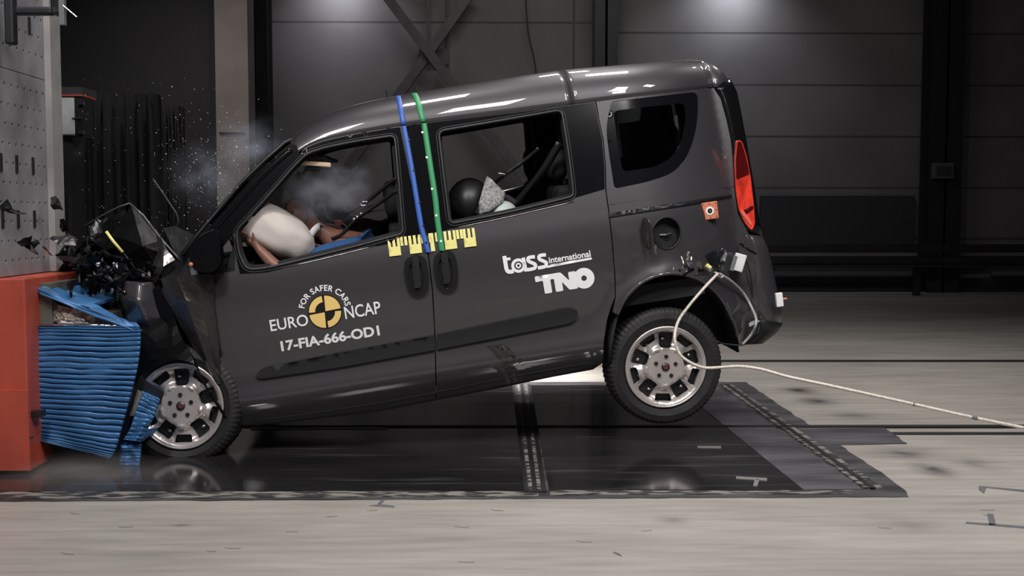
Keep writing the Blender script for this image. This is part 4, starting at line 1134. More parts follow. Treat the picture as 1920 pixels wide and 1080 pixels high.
# bonnet folded into a ridge
nearp = [(112, 500), (168, 443), (205, 420), (245, 382), (270, 410), (300, 448), (338, 482)]
hb = []
for j, (dy, dx, dd) in enumerate([(.25, 0, 0), (.7, -10, 12), (1.2, -12, 20), (1.6, -8, 28)]):
    hb.append([U(x + dx, y + dd * (.5 if i in (2, 3, 4) else 1), dy) for i, (x, y) in enumerate(nearp)])
vs, fs = grid(hb); crumple('bonnet', vs, fs, MATB, van, .006, .025, 2, 4, 4)
flap = [(245, 383, .24), (300, 449, .22), (322, 486, .2), (302, 520, .16), (258, 522, .18), (222, 488, .18), (208, 440, .2), (268, 460, .10)]
crumple('bonnet_flap', [U(x, y, Y) for x, y, Y in flap], [(0, 1, 7), (1, 2, 7), (2, 3, 7), (3, 4, 7), (4, 5, 7), (5, 6, 7), (6, 0, 7)], MATB, van, .006, .012, 3, 5, 8)
flap = [(164, 425, .12), (205, 408, .2), (236, 392, .24), (208, 440, .2), (200, 470, .12), (172, 452, .06)]
crumple('bonnet_flap', [U(x, y, Y) for x, y, Y in flap], [(0, 1, 5), (1, 2, 3), (1, 3, 5), (3, 4, 5)], MATB, van, .006, .015, 3, 6, 8)
flap = [(290, 430, .14), (312, 462, .08), (326, 488, .06), (306, 500, .04), (294, 524, .05), (284, 500, .1), (296, 470, .12)]
crumple('bonnet_hinge_panel', [U(x, y, Y) for x, y, Y in flap], [(0, 1, 6), (1, 2, 3), (1, 3, 6), (3, 5, 6), (3, 4, 5)], PAINT2, van, .006, .012, 3, 7, 10)
MB().tube([U(x, y, .12) for x, y in [(243, 381), (268, 404), (300, 446), (330, 480), (342, 492)]], .007, 8).build('bonnet_edge', PAINT, van, True)
MB().tube([U(x, y, .12) for x, y in [(243, 381), (222, 388), (190, 405), (158, 424)]], .004, 8).build('bonnet_edge', PAINT, van, True)
MB().tube([U(x, y, .04) for x, y in [(199, 434), (212, 452), (230, 473)]], .008, 8).build('dipstick', YELM, van, True)
MB().tube([U(x, y, .04) for x, y in [(231, 474), (244, 490), (257, 510)]], .004, 8).build('rod', STEEL, van, True)
MB().tube(spline([U(x, y, .7) for x, y in [(286, 335), (305, 362), (322, 388), (331, 402), (334, 418), (326, 427), (304, 429)]], 4), .007, 8).build('wiper_arm', TRIM, van, True)
crumple('cowl_panel', [U(x, y, Y) for x, y, Y in [(306, 430, .7), (336, 426, .6), (372, 440, .3), (330, 520, .2), (300, 500, .2), (338, 484, .2)]], [(0, 1, 5), (1, 2, 5), (2, 3, 5), (3, 4, 5)], DARK, van, .006, .02, 3, 8, 6)
crumple('door_front_post', [U(x, y, Y) for x, y, Y in [(300, 505, .2), (352, 468, .12), (392, 440, .10), (410, 515, .03), (360, 517, .02), (305, 524, .06)]], [(0, 1, 4, 5), (1, 2, 3, 4)], TRIM, van, .01, .01, 3, 9, 6)
# engine-bay wreckage: many bent shards, hoses and housings
def wreck(name, n, box, szr, mats_, seed, parent=van, ind=0):
    random.seed(seed)
    groups = {}; made = 0
    for _ in range(n):
        x = random.uniform(box[0], box[1]); y = random.uniform(box[2], box[3]); Y = random.uniform(box[4], box[5])
        if box[6] and not inside((x, y), box[6]): continue
        c = U(x, y, Y); s_ = random.uniform(*szr); mm = random.choice(mats_); mb = MB() if made < ind else groups.setdefault(mm.name, (mm, MB()))[1]; made += 1
        Mx = Matrix.Rotation(random.uniform(0, 6.3), 3, 'X') @ Matrix.Rotation(random.uniform(0, 6.3), 3, 'Y') @ Matrix.Rotation(random.uniform(0, 6.3), 3, 'Z')
        k = random.random()
        if k < .45:
            n_ = random.choice((4, 5)); P = [Vector((math.cos(2 * math.pi * i / n_) * s_ * random.uniform(.4, 1.3), math.sin(2 * math.pi * i / n_) * s_ * random.uniform(.3, 1), random.uniform(-.2, .2) * s_)) for i in range(n_)]
            top = [c + Mx @ p for p in P]; bot = [c + Mx @ (p - Vector((0, 0, .005))) for p in P]
            cc = c + Mx @ Vector((0, 0, s_ * .25))
            mb.add(top + bot + [cc], [(i, (i + 1) % n_, 2 * n_) for i in range(n_)] + [tuple(range(n_, 2 * n_))[::-1]] + [(i, i + n_, (i + 1) % n_ + n_, (i + 1) % n_) for i in range(n_)])
        elif k < .65: mb.box(c, (s_ * random.uniform(.3, .9), s_ * random.uniform(.2, .6), s_ * random.uniform(.2, .5)), Mx)
        elif k < .9:
            P = [c + Mx @ Vector((s_ * 1.4 * (t - 1), s_ * .5 * math.sin(t * 1.7 + x), s_ * .4 * math.cos(t * 2 + y))) for t in (0, .5, 1, 1.5, 2)]
            mb.tube(spline(P, 3), random.uniform(.004, .012), 8)
        else: mb.ball(c, (s_ * .5, s_ * .4, s_ * .3), Mx, 10, 8)
        if made <= ind: mb.build(name, mm, parent, False)
    for mm, mb in groups.values(): tag(mb.build('wreckage', mm, parent, False), kind='stuff')
zone = [(112, 478), (150, 452), (178, 446), (215, 478), (300, 512), (300, 530), (240, 540), (222, 590), (180, 575), (150, 545), (140, 510)]
wreck('crushed_engine_part', 420, (105, 305, 425, 590, .0, .5, zone), (.02, .06), [BLK, MATB, TRIM, BLK, MATB, TRIM, BLK, MATB, STEEL, MATB], 3, ind=60)
wreck('crushed_engine_part', 40, (150, 240, 470, 560, -.1, .1, zone), (.006, .016), [STEEL, BLK, METAL, BLK], 5)
wreck('crushed_engine_part', 200, (160, 300, 475, 580, .5, 1.5, None), (.05, .13), [MATB, TRIM], 6)
MB().ball(U(184, 496, -.02), .014, None, 12, 8).build('lamp_bulb', CHROME, van, True)
MB().ball(U(213, 494, -.02), .007, None, 12, 8).build('lamp_bulb', CHROME, van, True)
# torn grille piece sticking out to the wall
crumple('grille_piece', [U(x, y, Y) for x, y, Y in [(92, 446, .1), (128, 436, .1), (146, 448, .15), (140, 462, .1), (110, 458, .05)]], [(0, 1, 2, 3, 4)], STEEL, van, .006, .02, 3, 11, 20)
crumple('grille_piece', [U(x, y, Y) for x, y, Y in [(108, 480, .0), (150, 484, .0), (188, 492, .1), (186, 500, .1), (140, 494, .0), (112, 488, .0)]], [(0, 1, 4, 5), (1, 2, 3, 4)], STEEL, van, .006, .008, 3, 12, 20)
crumple('headlamp_shell', [U(x, y, Y) for x, y, Y in [(166, 425, .05), (190, 412, .08), (188, 440, .02), (172, 452, .02)]], [(0, 1, 2, 3)], STEEL, van, .006, .02, 4, 13, 30)

# ------------------------------------------------------------------ blue deformable barrier
bar = empty('deformable_barrier', UZ(150, 880, 0)); tag(bar, 'crumpled blue honeycomb crash barrier between the red block and the van', 'barrier')
def pleated(name, outline_l, outline_r, nrow, Y0, dep, amp, m, parent, nx=26, seed=0):
    """near face of the crushed block: outline_l / outline_r are matching left and right edges, top to bottom; pleats run across"""
    Lx = spline([Vector((x, y, 0)) for x, y in outline_l], 6); Rx = spline([Vector((x, y, 0)) for x, y in outline_r], 6)
    def at(P, t): f = t * (len(P) - 1); i = min(int(f), len(P) - 2); return P[i] * (1 - (f - i)) + P[i + 1] * (f - i)
    NR = nrow * 7; vs = []; fs = []
    for r_ in range(NR + 1):
        t = r_ / NR; a_ = at(Lx, t); b_ = at(Rx, t)
        for c_ in range(nx + 1):
            s_ = c_ / nx; p = a_ * (1 - s_) + b_ * s_
            wv = .55 * noise.noise(Vector((s_ * 2 + seed, t * 4, 0))) + .22 * noise.noise(Vector((s_ * 6, t * 9, seed)))
            ph = (t * nrow + wv * .8); q = abs(((ph % 1.0) - .5) * 2)
            d = amp * max(0, 1 - q * 2.6) * (.8 + .9 * noise.noise(Vector((s_ * 4, t * 11, 7 + seed)))) + .02 * noise.noise(Vector((s_ * 2.5, t * 3, seed + 3)))
            vs.append(U(p.x, p.y + 1.2 * wv, Y0 + d))
    k = nx + 1
    for r_ in range(NR):
        for c_ in range(nx): fs.append((r_ * k + c_, (r_ + 1) * k + c_, (r_ + 1) * k + c_ + 1, r_ * k + c_ + 1))
    N = len(vs); rim = [c_ for c_ in range(k)] + [r_ * k + nx for r_ in range(1, NR + 1)] + [NR * k + c_ for c_ in range(nx - 1, -1, -1)] + [r_ * k for r_ in range(NR - 1, 0, -1)]
    xm = sum(v.x for v in vs) / len(vs); back = [vs[i] + Vector((-.40 * dep if vs[i].x > xm else 0, dep, 0)) for i in rim]; vs += back; n = len(rim)
    for i in range(n): fs.append((rim[i], rim[(i + 1) % n], N + (i + 1) % n, N + i))
    fs.append(tuple(N + i for i in range(n))[::-1])
    return link(name, vs, fs, m, parent, True)
blk = pleated('honeycomb_block', [(70, 611), (67, 640), (60, 690), (48, 730), (36, 775), (33, 808), (40, 818)], [(262, 612), (264, 640), (258, 690), (246, 740), (232, 790), (218, 840), (208, 860)], 28, -.22, .80, .019, BLUEB, bar, 30)
tl_ = pleated('cladding_sheet', [(66, 541), (70, 546)], [(262, 615), (258, 620)], 1, -.2, .7, .004, BLUEB, bar, 20, 4)
crumple('cladding_sheet', [U(x, y, Y) for x, y, Y in [(62, 540, -.2), (88, 536, -.18), (110, 540, -.1), (186, 574, -.12), (230, 600, -.2), (266, 618, -.21), (244, 616, -.22), (140, 578, -.22), (78, 552, -.22)]], [(0, 1, 7, 8), (1, 2, 3, 7), (3, 4, 6, 7), (4, 5, 6)], BLUEB, bar, .006, .008, 4, 21, 8)
crumple('cladding_sheet', [U(x, y, Y) for x, y, Y in [(100, 536, .0), (150, 538, .1), (158, 548, .1), (170, 570, .05), (150, 580, .0)]], [(0, 1, 2, 3, 4)], BLUEB, bar, .006, .02, 4, 22, 8)
crumple('honeycomb_core', [U(x, y, Y) for x, y, Y in [(104, 567, -.16), (132, 575, -.17), (185, 595, -.17), (232, 610, -.18), (160, 611, -.19), (90, 608, -.18), (95, 590, -.16)]], [(0, 1, 5, 6), (1, 2, 4, 5), (2, 3, 4)], ALU, bar, .01, .03, 5, 23, 26)
line_ = MB().tube([U(x, y, -.215) for x, y in [(74, 610), (120, 608), (160, 609), (220, 611)]], .005, 8); line_.build('torn_edge', CHROME, bar, True)
MB().box(U(150, 600, .15), (.26, .3, .06)).build('inner_core', mat('core_dark', (.05, .048, .04), .6, .3, 0, .5, 30), bar)
pleated('bumper_element', [(268, 736), (258, 760), (245, 800), (232, 824)], [(300, 750), (292, 775), (280, 800), (264, 829)], 11, -.19, .5, .008, BLUEB, bar, 12, 2)
pleated('bumper_element', [(226, 834), (224, 855), (221, 877)], [(266, 834), (264, 855), (261, 877)], 7, -.16, .5, .006, BLUEB, bar, 12, 3)
crumple('torn_backing', [U(x, y, Y) for x, y, Y in [(258, 734, -.17), (270, 740, -.17), (250, 780, -.17), (242, 780, -.16)]], [(0, 1, 2, 3)], mat('paper_brown', (.16, .14, .11), .7, .2, 0, .3), bar, .006, .01, 3, 24, 12)
crumple('steel_bracket', [U(x, y, Y) for x, y, Y in [(262, 706, -.12), (305, 736, -.13), (302, 752, -.12), (258, 728, -.12)]], [(0, 1, 2, 3)], DSTL, bar, .012, .004, 3, 25, 12)
crumple('lower_flap', [U(x, y, Y) for x, y, Y in [(60, 824, -.1), (196, 862, -.1), (176, 876, -.06), (140, 880, -.04), (70, 850, -.04), (58, 838, -.06)]], [(0, 1, 2, 3, 4, 5)], mat('flap_grey', (.055, .06, .065), .45, .3), bar, .006, .01, 3, 26, 8)
MB().tube(spline([U(x, y, -.08) for x, y in [(64, 845), (100, 862), (140, 878), (172, 877), (200, 866)]], 4), .004, 8).build('flap_edge', BLUEB, bar, True)
crumple('rear_support', [U(x, y, Y) for x, y, Y in [(214, 840, -.1), (228, 800, -.1), (262, 716, -.12), (266, 722, -.12), (226, 850, -.1), (222, 878, -.1), (214, 878, -.1)]], [(0, 1, 2, 3, 4, 5, 6)], STEEL, bar, .008, .004, 2, 27, 8)
MB().box(U(110, 880, .1) * 1 + Vector((0, 0, .03)), (.16, .12, .09)).build('lower_mount', DSTL, bar)
MB().tube([U(48, 815, -.37), U(62, 820, -.37)], .006, 8).build('mounting_bolt', STEEL, bar)

# ------------------------------------------------------------------ flying debris
PL = mat('black_plastic_fragment', (.004, .004, .004), .5, Specular_IOR_Level=.2)
def frag(px, label, Y, th, m, seed, amp=.01, nm='debris_fragment'):
    c = Vector((sum(p[0] for p in px) / len(px), sum(p[1] for p in px) / len(px)))
    t = empty('tmp'); 
    P = [U(x, y, Y + random.uniform(-.03, .03)) for x, y in px]
    o = crumple(nm, P + [U(c.x, c.y, Y - .015)], [(i, (i + 1) % len(P), len(P)) for i in range(len(P))], m, t, th, amp, 1, seed, 20)
    o.parent = None; bpy.data.objects.remove(t); tag(o, label, 'debris', 'flying debris'); return o
random.seed(11)
frag([(0, 385), (14, 374), (22, 386), (24, 396), (48, 401), (20, 400), (0, 395)], 'black torn fragment in front of the crash wall at the left frame edge', -.55, .008, PL, 1)
frag([(94, 370), (103, 366), (112, 380), (118, 394), (100, 393), (95, 386)], 'black square fragment flying over the edge of the crash wall', .05, .012, PL, 2)
frag([(30, 453), (44, 446), (58, 443), (58, 454), (70, 448), (74, 456), (66, 466), (70, 474), (56, 472), (50, 464), (40, 460)], 'large ragged black fragment in front of the crash wall, lowest of its three', -.42, .01, PL, 3)
frag([(78, 462), (84, 463), (90, 474), (99, 480), (88, 476), (80, 470)], 'small silver fragment flying above the red block', -.3, .006, CHROME, 4, .004)
frag([(181, 388), (187, 386), (189, 391), (184, 394)], 'tiny black fragment flying left of the folded bonnet', .2, .008, PL, 5, .004)
frag([(112, 410), (120, 409), (128, 430), (118, 436), (112, 426)], 'dark upright fragment flying right of the crash wall above the torn grille', .15, .01, PL, 6)
frag([(124, 530), (134, 524), (142, 528), (136, 546), (131, 556), (126, 542)], 'black drop-shaped fragment falling above the blue cladding sheet', -.15, .015, BLK, 7)
# fine glass and paint flakes thrown up in front of the windscreen
mb = MB(); random.seed(21)
for _ in range(520):
    k = random.random()
    if k < .72: x = random.gauss(400, 60); y = random.gauss(330, 60)
    else: x = random.uniform(110, 470); y = random.uniform(140, 460)
    if x > 300 + (470 - y) * .9 + 40 and y > 230 or x < 105: continue
    c = U(x, y, random.uniform(-.2, .9)); s_ = random.uniform(.0012, .0030) * (1.8 if random.random() < .06 else 1)
    Mx = Matrix.Rotation(random.uniform(0, 6.3), 3, 'X') @ Matrix.Rotation(random.uniform(0, 6.3), 3, 'Z')
    mb.add([c + Mx @ Vector(v) * s_ for v in ((1, 0, -.5), (-.6, .9, -.4), (-.6, -.9, -.4), (0, 0, 1))], [(0, 1, 2), (0, 3, 1), (1, 3, 2), (2, 3, 0)])
tag(mb.build('glass_flakes', mat('pale_flake', (.6, .6, .62), .4)), 'fine pale flakes of glass scattered in the air before the windscreen', 'flakes', None, 'stuff')
U_ = U
def UB(x, y, Y): return S((x, y), 0, lambda a, b: Y)
U = UB
# ------------------------------------------------------------------ seats, belts, airbags (fixed to the van)
def seat(a, w0, wd, name, back_h=.62, lean=R(4), cush=True, hr=True):
    """a = base of the backrest, w0 = centre depth"""
    root = MB()
    c = fb(a - .25, .26, w0)
    s_ = MB().box(c, (.26, wd / 2, .07), BM).build(name, DARK, van, bevel=.03)
    Mx = BM @ Matrix.Rotation(lean, 3, 'Y')
    MB().box(fb(a + math.sin(lean) * back_h / 2 + .02, .30 + back_h / 2, w0), (.06, wd / 2, back_h / 2), Mx).build('backrest', DARK, s_, bevel=.03)
    if hr: 
        h_ = fb(a + math.sin(lean) * (back_h + .13), .30 + back_h + .12, w0)
        MB().ball(h_, (.055, .13, .10), Mx, 16, 10, lambda q: Vector([math.copysign(abs(v) ** .7, v) for v in q])).build('headrest', DARK, s_, True)
        for k in (-.05, .05): MB().tube([h_ + WV * k - Mx @ Vector((0, 0, .18)), h_ + WV * k], .006, 6).build('headrest_post', STEEL, s_)
    return s_
adr = tob(S((722, 430)))[0]
seat(adr + .02, .48, .48, 'front_seat'); seat(adr + .02, 1.34, .48, 'front_seat')
arr = tob(S((1078, 400)))[0]
for w0 in (.42, .92, 1.42): seat(arr - .06, w0, .46, 'rear_seat', .70)
def ribbon(name, pts, hw, m, parent, n=5):
    P = spline(pts, n); vs = []; fs = []
    for i, p in enumerate(P):
        t = (P[min(i + 1, len(P) - 1)] - P[max(i - 1, 0)]).normalized(); s_ = t.cross(Vector((0, 1, .3))).normalized() * hw
        vs += [p - s_, p + s_]
    fs = [(2 * i, 2 * i + 1, 2 * i + 3, 2 * i + 2) for i in range(len(P) - 1)]
    o = link(name, vs, fs, m, parent, True); md = o.modifiers.new('solid', 'SOLIDIFY'); md.thickness = .003; return o
bl = ribbon('seat_belt', [U(742, 335, .12), U(722, 350, .2), U(700, 368, .26), U(682, 382, .3)], .011, TRIM, van)
ribbon('seat_belt', [U(682, 382, .3), U(664, 394, .36), U(650, 402, .42)], .006, TRIM, van)
MB().tube([U(675, 383, .28), U(681, 378, .28), U(689, 378, .28), U(688, 384, .28), U(680, 386, .28), U(675, 383, .28)], .004, 8).build('buckle_ring', CHROME, bl, True)
b2 = ribbon('seat_belt', [U(742, 358, .12), U(715, 378, .2), U(690, 395, .24), U(672, 408, .26), U(655, 424, .28), U(640, 440, .30), U(622, 448, .33)], .010, TRIM, van)
for p in ((677, 401), (670, 407), (664, 411)): MB().ball(U(p[0], p[1], .24), .010, None, 8, 6).build('belt_clamp', METAL, b2, True)
b3 = ribbon('seat_belt', [U(1010, 278, .3), U(985, 300, .34), U(962, 317, .36), U(948, 326, .38), U(925, 345, .45)], .011, STEEL, van)
MB().box(U(941, 327, .35), (.022, .008, .006), Matrix.Rotation(R(10), 3, 'Y')).build('buckle_ring', CHROME, b3, bevel=.002)
ribbon('seat_belt', [U(1050, 268, .2), U(1015, 325, .3), U(985, 362, .4), U(965, 385, .45)], .022, TRIM, van)
# sun visor and mirror foot
sv = MB().box(U(588, 300, .45), (.105, .24, .010), Matrix.Rotation(R(-3), 3, 'Y')).build('sun_visor', DARK, van, bevel=.006)
MB().box(U(590, 307, .215), (.088, .012, .012), Matrix.Rotation(R(5), 3, 'Y')).build('visor_edge', CREAM, sv, bevel=.005)
MB().ball(U(588, 316, .4), (.05, .1, .018)).build('visor_mirror', TRIM, sv, True)
# airbags
def pillow(name, c, ax, half, m, seed, par=None):
    d = Vector(ax).normalized(); y = Vector((0, 1, 0)); y = (y - d * y.dot(d)).normalized(); z = d.cross(y)
    M_ = Matrix((d, y, z)).transposed(); b_ = MB()
    def f(q):
        k = [math.copysign(abs(v) ** .82, v) for v in q]; n_ = noise.noise(q * 2.2 + Vector((seed, 0, 0))) * .06 + noise.noise(q * 6 + Vector((seed, 4, 0))) * .012
        return Vector(k) * (1 + n_)
    b_.ball(c, half, M_, 48, 32, f); return b_.build(name, m, par or van, True)
ab = pillow('driver_airbag', U(512, 434, .30), U(578, 472, .3) - U(466, 405, .3), (.245, .20, .130), BAG, 1)
pillow('passenger_airbag', U(527, 362, 1.25), U(560, 352, 1.2) - U(500, 372, 1.2), (.17, .24, .17), BAG, 5)
pillow('passenger_airbag', U(505, 395, 1.0), U(540, 375, 1.0) - U(480, 425, 1.0), (.16, .22, .12), BAG, 8)
for k in range(3):
    a_, b_ = (541 + k * 6, 463 + k * 3), (546 + k * 6, 474 + k * 2)
# steering wheel
cw = U(462, 475, .42); nrm = (U(500, 455, .42) - cw).normalized(); sd = nrm.cross(Vector((0, 1, 0))).normalized()
sw = MB().tube([cw + (Vector((0, 1, 0)) * math.cos(t * math.pi / 18) + sd * math.sin(t * math.pi / 18)) * .185 for t in range(37)], .014, 10, False).build('steering_wheel', TRIM, van, True)
MB().ball(cw - nrm * .02, (.07, .07, .05)).build('wheel_hub', TRIM, sw, True)
MB().tube([cw, cw - nrm * .35], .03, 10).build('steering_column', DARK, sw)

# ------------------------------------------------------------------ crash-test dummies
def skin_body(name, joints, edges, m, parent, root=0, sub=2):
    """one continuous surface grown over a skeleton"""
    me = bpy.data.meshes.new(name); me.from_pydata([j[0] for j in joints], edges, []); me.materials.append(m)
    o = bpy.data.objects.new(name, me); COL.objects.link(o); o.parent = parent; o.matrix_parent_inverse = parent.matrix_basis.inverted()
    md = o.modifiers.new('skin', 'SKIN'); md.use_smooth_shade = True; md.branch_smoothing = .6
    ly = me.skin_vertices[0].data if len(me.skin_vertices) else None
    if ly is None:
        bm = bmesh.new(); bm.from_mesh(me); bm.verts.layers.skin.verify(); bm.to_mesh(me); bm.free(); ly = me.skin_vertices[0].data
    for i, j in enumerate(joints):
        r_ = j[1] if isinstance(j[1], (tuple, list)) else (j[1], j[1]); ly[i].radius = r_; ly[i].use_root = (i == root)
    sd_ = o.modifiers.new('sub', 'SUBSURF'); sd_.levels = sub; sd_.render_levels = sub
    return o
def dummy(dx, dy, shirt, label, driver=True):
    t = empty('crash_test_dummy', U(720, 560, .5 + dy) + Vector((dx, 0, 0)))
    tag(t, label, 'dummy', 'crash test dummies')
    def P(x, y, Y): return U(x, y, Y) + WV * dy + A * dx
    J = [(P(722, 545, .48), .15), (P(700, 500, .48), .14), (P(668, 462, .48), .145), (P(632, 444, .47), (.10)), (P(604, 436, .46), .058), (P(586, 428, .46), .055), (P(570, 414, .46), .095), (P(550, 407, .46), .116), (P(532, 404, .46), .095),
         # near arm
         (P(648, 470, .30), .066), (P(610, 492, .22), .050), (P(560, 520, .12), .042), (P(520, 504, .08), .040), (P(492, 474, .12), .030),
         # far arm
         (P(640, 468, .68), .066), (P(580, 505, .72), .045), (P(520, 490, .68), .036),
         # legs
         (P(700, 565, .36), .10), (P(560, 590, .36), .075), (P(470, 700, .36), .055), (P(700, 565, .62), .10), (P(560, 590, .62), .075), (P(470, 700, .62), .055)]
    E = [(0, 1), (1, 2), (2, 3), (3, 4), (4, 5), (5, 6), (6, 7), (7, 8), (3, 9), (9, 10), (10, 11), (11, 12), (12, 13), (3, 14), (14, 15), (15, 16), (0, 17), (17, 18), (18, 19), (0, 20), (20, 21), (21, 22)]
    if driver:   # palm and five bent fingers closing on the wheel rim
        n = len(J); J += [(P(478, 458, .14), (.034, .022)), (P(468, 448, .16), (.030, .018))]; E += [(13, n), (n, n + 1)]
        for k, (ax, ay, bx, by, cx, cy, Y) in enumerate([(462, 438, 453, 434, 448, 440, .13), (460, 441, 450, 440, 446, 448, .15), (459, 445, 449, 447, 447, 455, .17), (460, 450, 451, 454, 451, 461, .19)]):
            q = len(J); J += [(P(ax, ay, Y), .0105), (P(bx, by, Y), .0095), (P(cx, cy, Y + .01), .0085)]; E += [(n + 1, q), (q, q + 1), (q + 1, q + 2)]
        q = len(J); J += [(P(477, 445, .12), .0115), (P(474, 434, .12), .0095)]; E += [(n, q), (q, q + 1)]
    body = skin_body('body', J, E, SKIN, t, 0)
    # skull cap seam, cap screw, ear-side seam
    hc = P(548, 406, .46)
    if driver:
        sm_ = [P(x, y, Y) for x, y, Y in [(534, 384, .40), (533, 396, .357), (536, 410, .352), (545, 423, .352), (560, 432, .357), (574, 437, .37)]]
        MB().tube(spline(sm_, 5), .0022, 6).build('skull_seam', BLKV, body, True)
        MB().ball(P(549, 396, .355), .006, None, 8, 6).build('cap_screw', BLKV, body)
        MB().tube(spline([P(574, 392, .40), P(578, 405, .38), P(572, 418, .37), P(560, 432, .36)], 4), .0018, 6).build('skull_seam', BLKV, body, True)
    # face: brow, nose, mouth and eyes on the side that points into the airbag
    MB().ball(P(519, 412, .46), (.026, .016, .014)).build('nose', SKIN, body, True)
    for k in (-.035, .035): MB().ball(P(523, 402, .46 + k), .012, None, 10, 8).build('eye', GREYB, body, True)
    MB().ball(P(526, 424, .46), (.012, .028, .006)).build('mouth', mat('lip', (.16, .06, .05)), body, True)
    # white band round the neck
    if driver:
        ribbon('neck_band', [P(584, 448, .40), P(583, 441, .372), P(589, 431, .368), P(597, 424, .38), P(600, 421, .42)], .017, WHITE, t)
        MB().tube([P(508, 470, .12), P(503, 480, .10), P(494, 487, .09)], .004, 6).build('wrist_joint', BLKV, body) 
    SJ = [(J[0][0], .158), (J[1][0], .150), (J[2][0], .152), (P(650, 452, .48), .125), (J[9][0], .078), (P(612, 478, .20), .070), (P(580, 492, .16), .066), (J[14][0], .078), (J[15][0], .060)]
    skin_body('shirt', SJ, [(0, 1), (1, 2), (2, 3), (3, 4), (4, 5), (5, 6), (3, 7), (7, 8)], shirt, t, 0)
    if driver:
        for k, pts in enumerate([[(585, 392), (596, 384), (608, 386), (612, 404), (622, 414), (640, 418), (655, 430)], [(590, 402), (602, 396), (606, 412), (614, 424), (632, 432)], [(640, 420), (660, 402), (690, 388), (720, 378), (745, 376)], [(644, 424), (668, 408), (700, 396), (742, 390)], [(578, 396), (590, 410), (598, 424), (610, 436), (626, 440)]]):
            MB().tube(spline([P(x, y, .42 + .03 * k) for x, y in pts], 5), .009 if k in (0, 4) else .004, 6).build('sensor_cable', TRIM, t, True)
        MB().box(P(634, 418, .42), (.02, .01, .016)).build('cable_plug', mat('plug_red', (.12, .02, .02), .4), t, bevel=.003)
    return t
dummy(0, 0, SHIRTB, 'brown crash test dummy at the near front window, blue shirt, head in the airbag')
dummy(.12, .86, SHIRTG, 'crash test dummy on the far front seat, mostly hidden behind the driver, green shirt', False)

# child restraints behind
t = empty('child_carrier', U(890, 430, .45)); tag(t, 'black child seat with a grey speckled cover in the rear side window', 'child seat')
MB().ball(U(878, 380, .50), (.125, .17, .145), Matrix.Rotation(R(15), 3, 'Y'), 24, 16).build('shell', TRIM, t, True)
crumple('cover', [U(x, y, Y) for x, y, Y in [(912, 329, .38), (922, 336, .32), (948, 362, .34), (942, 380, .3), (918, 396, .26), (898, 404, .28), (898, 380, .27), (905, 355, .29)]], [tuple(range(8))], CLOTHG, t, .01, .006, 4, 31, 10, True)
MB().tube(spline([U(896, 402, .34), U(905, 385, .34), U(924, 373, .36), U(948, 371, .38), U(966, 382, .38)], 5), .021, 10).build('strap', DARK, t, True)
MB().box(U(905, 440, .5), (.2, .2, .1), BM).build('base', TRIM, t, bevel=.04)
t = empty('child_dummy', U(943, 440, .42)); tag(t, 'pale grey-green rounded child dummy part showing above the rear window sill', 'dummy')
MB().ball(U(942, 404, .38), (.092, .12, .086), None, 24, 16).build('body', CLOTHL, t, True)

U = U_
# ------------------------------------------------------------------ sensors and cable on the rear quarter
t = empty('sensor_box', S((1385, 492), .03)); tag(t, 'white rectangular sensor box strapped to the rear corner above the wheel arch', 'sensor')
sc_ = S((1385, 492), .05); ang = R(-62); Ms = BM @ Matrix.Rotation(R(-66), 3, 'Y') @ Matrix.Rotation(R(-14), 3, 'X')
MB().box(sc_, (.050, .028, .032), Ms).build('case', mat('white_box', (.68, .68, .70), .35), t, bevel=.004)
MB().box(sc_ - Ms @ Vector((0, 0, .0)) - A * .03, (.045, .022, .012), Ms).build('side_plate', GREYB, t, bevel=.003)
ribbon('strap', [S((1387, 455), .02), S((1400, 466), .06), S((1418, 476), .03)], .006, BLK, t)
t = empty('cable', S((1345, 510), .03)); tag(t, 'white braided cable looping from the rear arch and trailing off to the right', 'cable')
P_ = lambda x, y, o: S((x, y), o)
pts = [P_(1347, 512, .05), P_(1322, 538, .07), P_(1292, 573, .09), P_(1272, 602, .11), U(1265, 632, .06), U(1271, 658, .05), U(1288, 676, .04), U(1318, 689, .04), U(1350, 689, .03), U(1385, 687, .0), U(1425, 692, -.03), U(1480, 707, -.08), U(1560, 724, -.22), U(1700, 755, -.25), U(1830, 784, -.3), U(1960, 810, -.35)]
cb_ = MB().tube(spline(pts, 8), .0082, 10).build('cable_sheath', CABLE, t, True)
for (x, y, Y) in [(1716, 758.5, -.253), (1827, 783.5, -.3)]: MB().tube([U(x - 5, y - 1, Y), U(x + 5, y + 1.2, Y)], .0095, 10).build('cable_joint', GREYB, t)
MB().tube(spline([P_(1350, 514, .05), P_(1372, 528, .04), P_(1394, 550, .03), P_(1410, 578, .04), U(1418, 602, .26), U(1410, 625, .28), U(1392, 646, .3)], 6), .0075, 10).build('short_loop', mat('grey_braid', (.36, .35, .33), .6, 0, 0, .4, 120), t, True)
MB().tube(spline([P_(1398, 486, .05), P_(1408, 520, .03), P_(1412, 570, .02), U(1416, 618, .28), U(1398, 645, .32), U(1370, 646, .35), U(1345, 640, .4), U(1330, 620, .45)], 6), .004, 8).build('black_wire', TRIM, t, True)
for (x, y, r_, m_) in [(1343, 510, .016, CHROME), (1350, 516, .012, WHITE), (1328, 500, .013, YELM), (1338, 504, .011, STEEL), (1322, 504, .010, TRIM)]:
    MB().tube([P_(x - 4, y - 3, .03), P_(x + 4, y + 3, .045)], r_, 10).build('connector', m_, t)
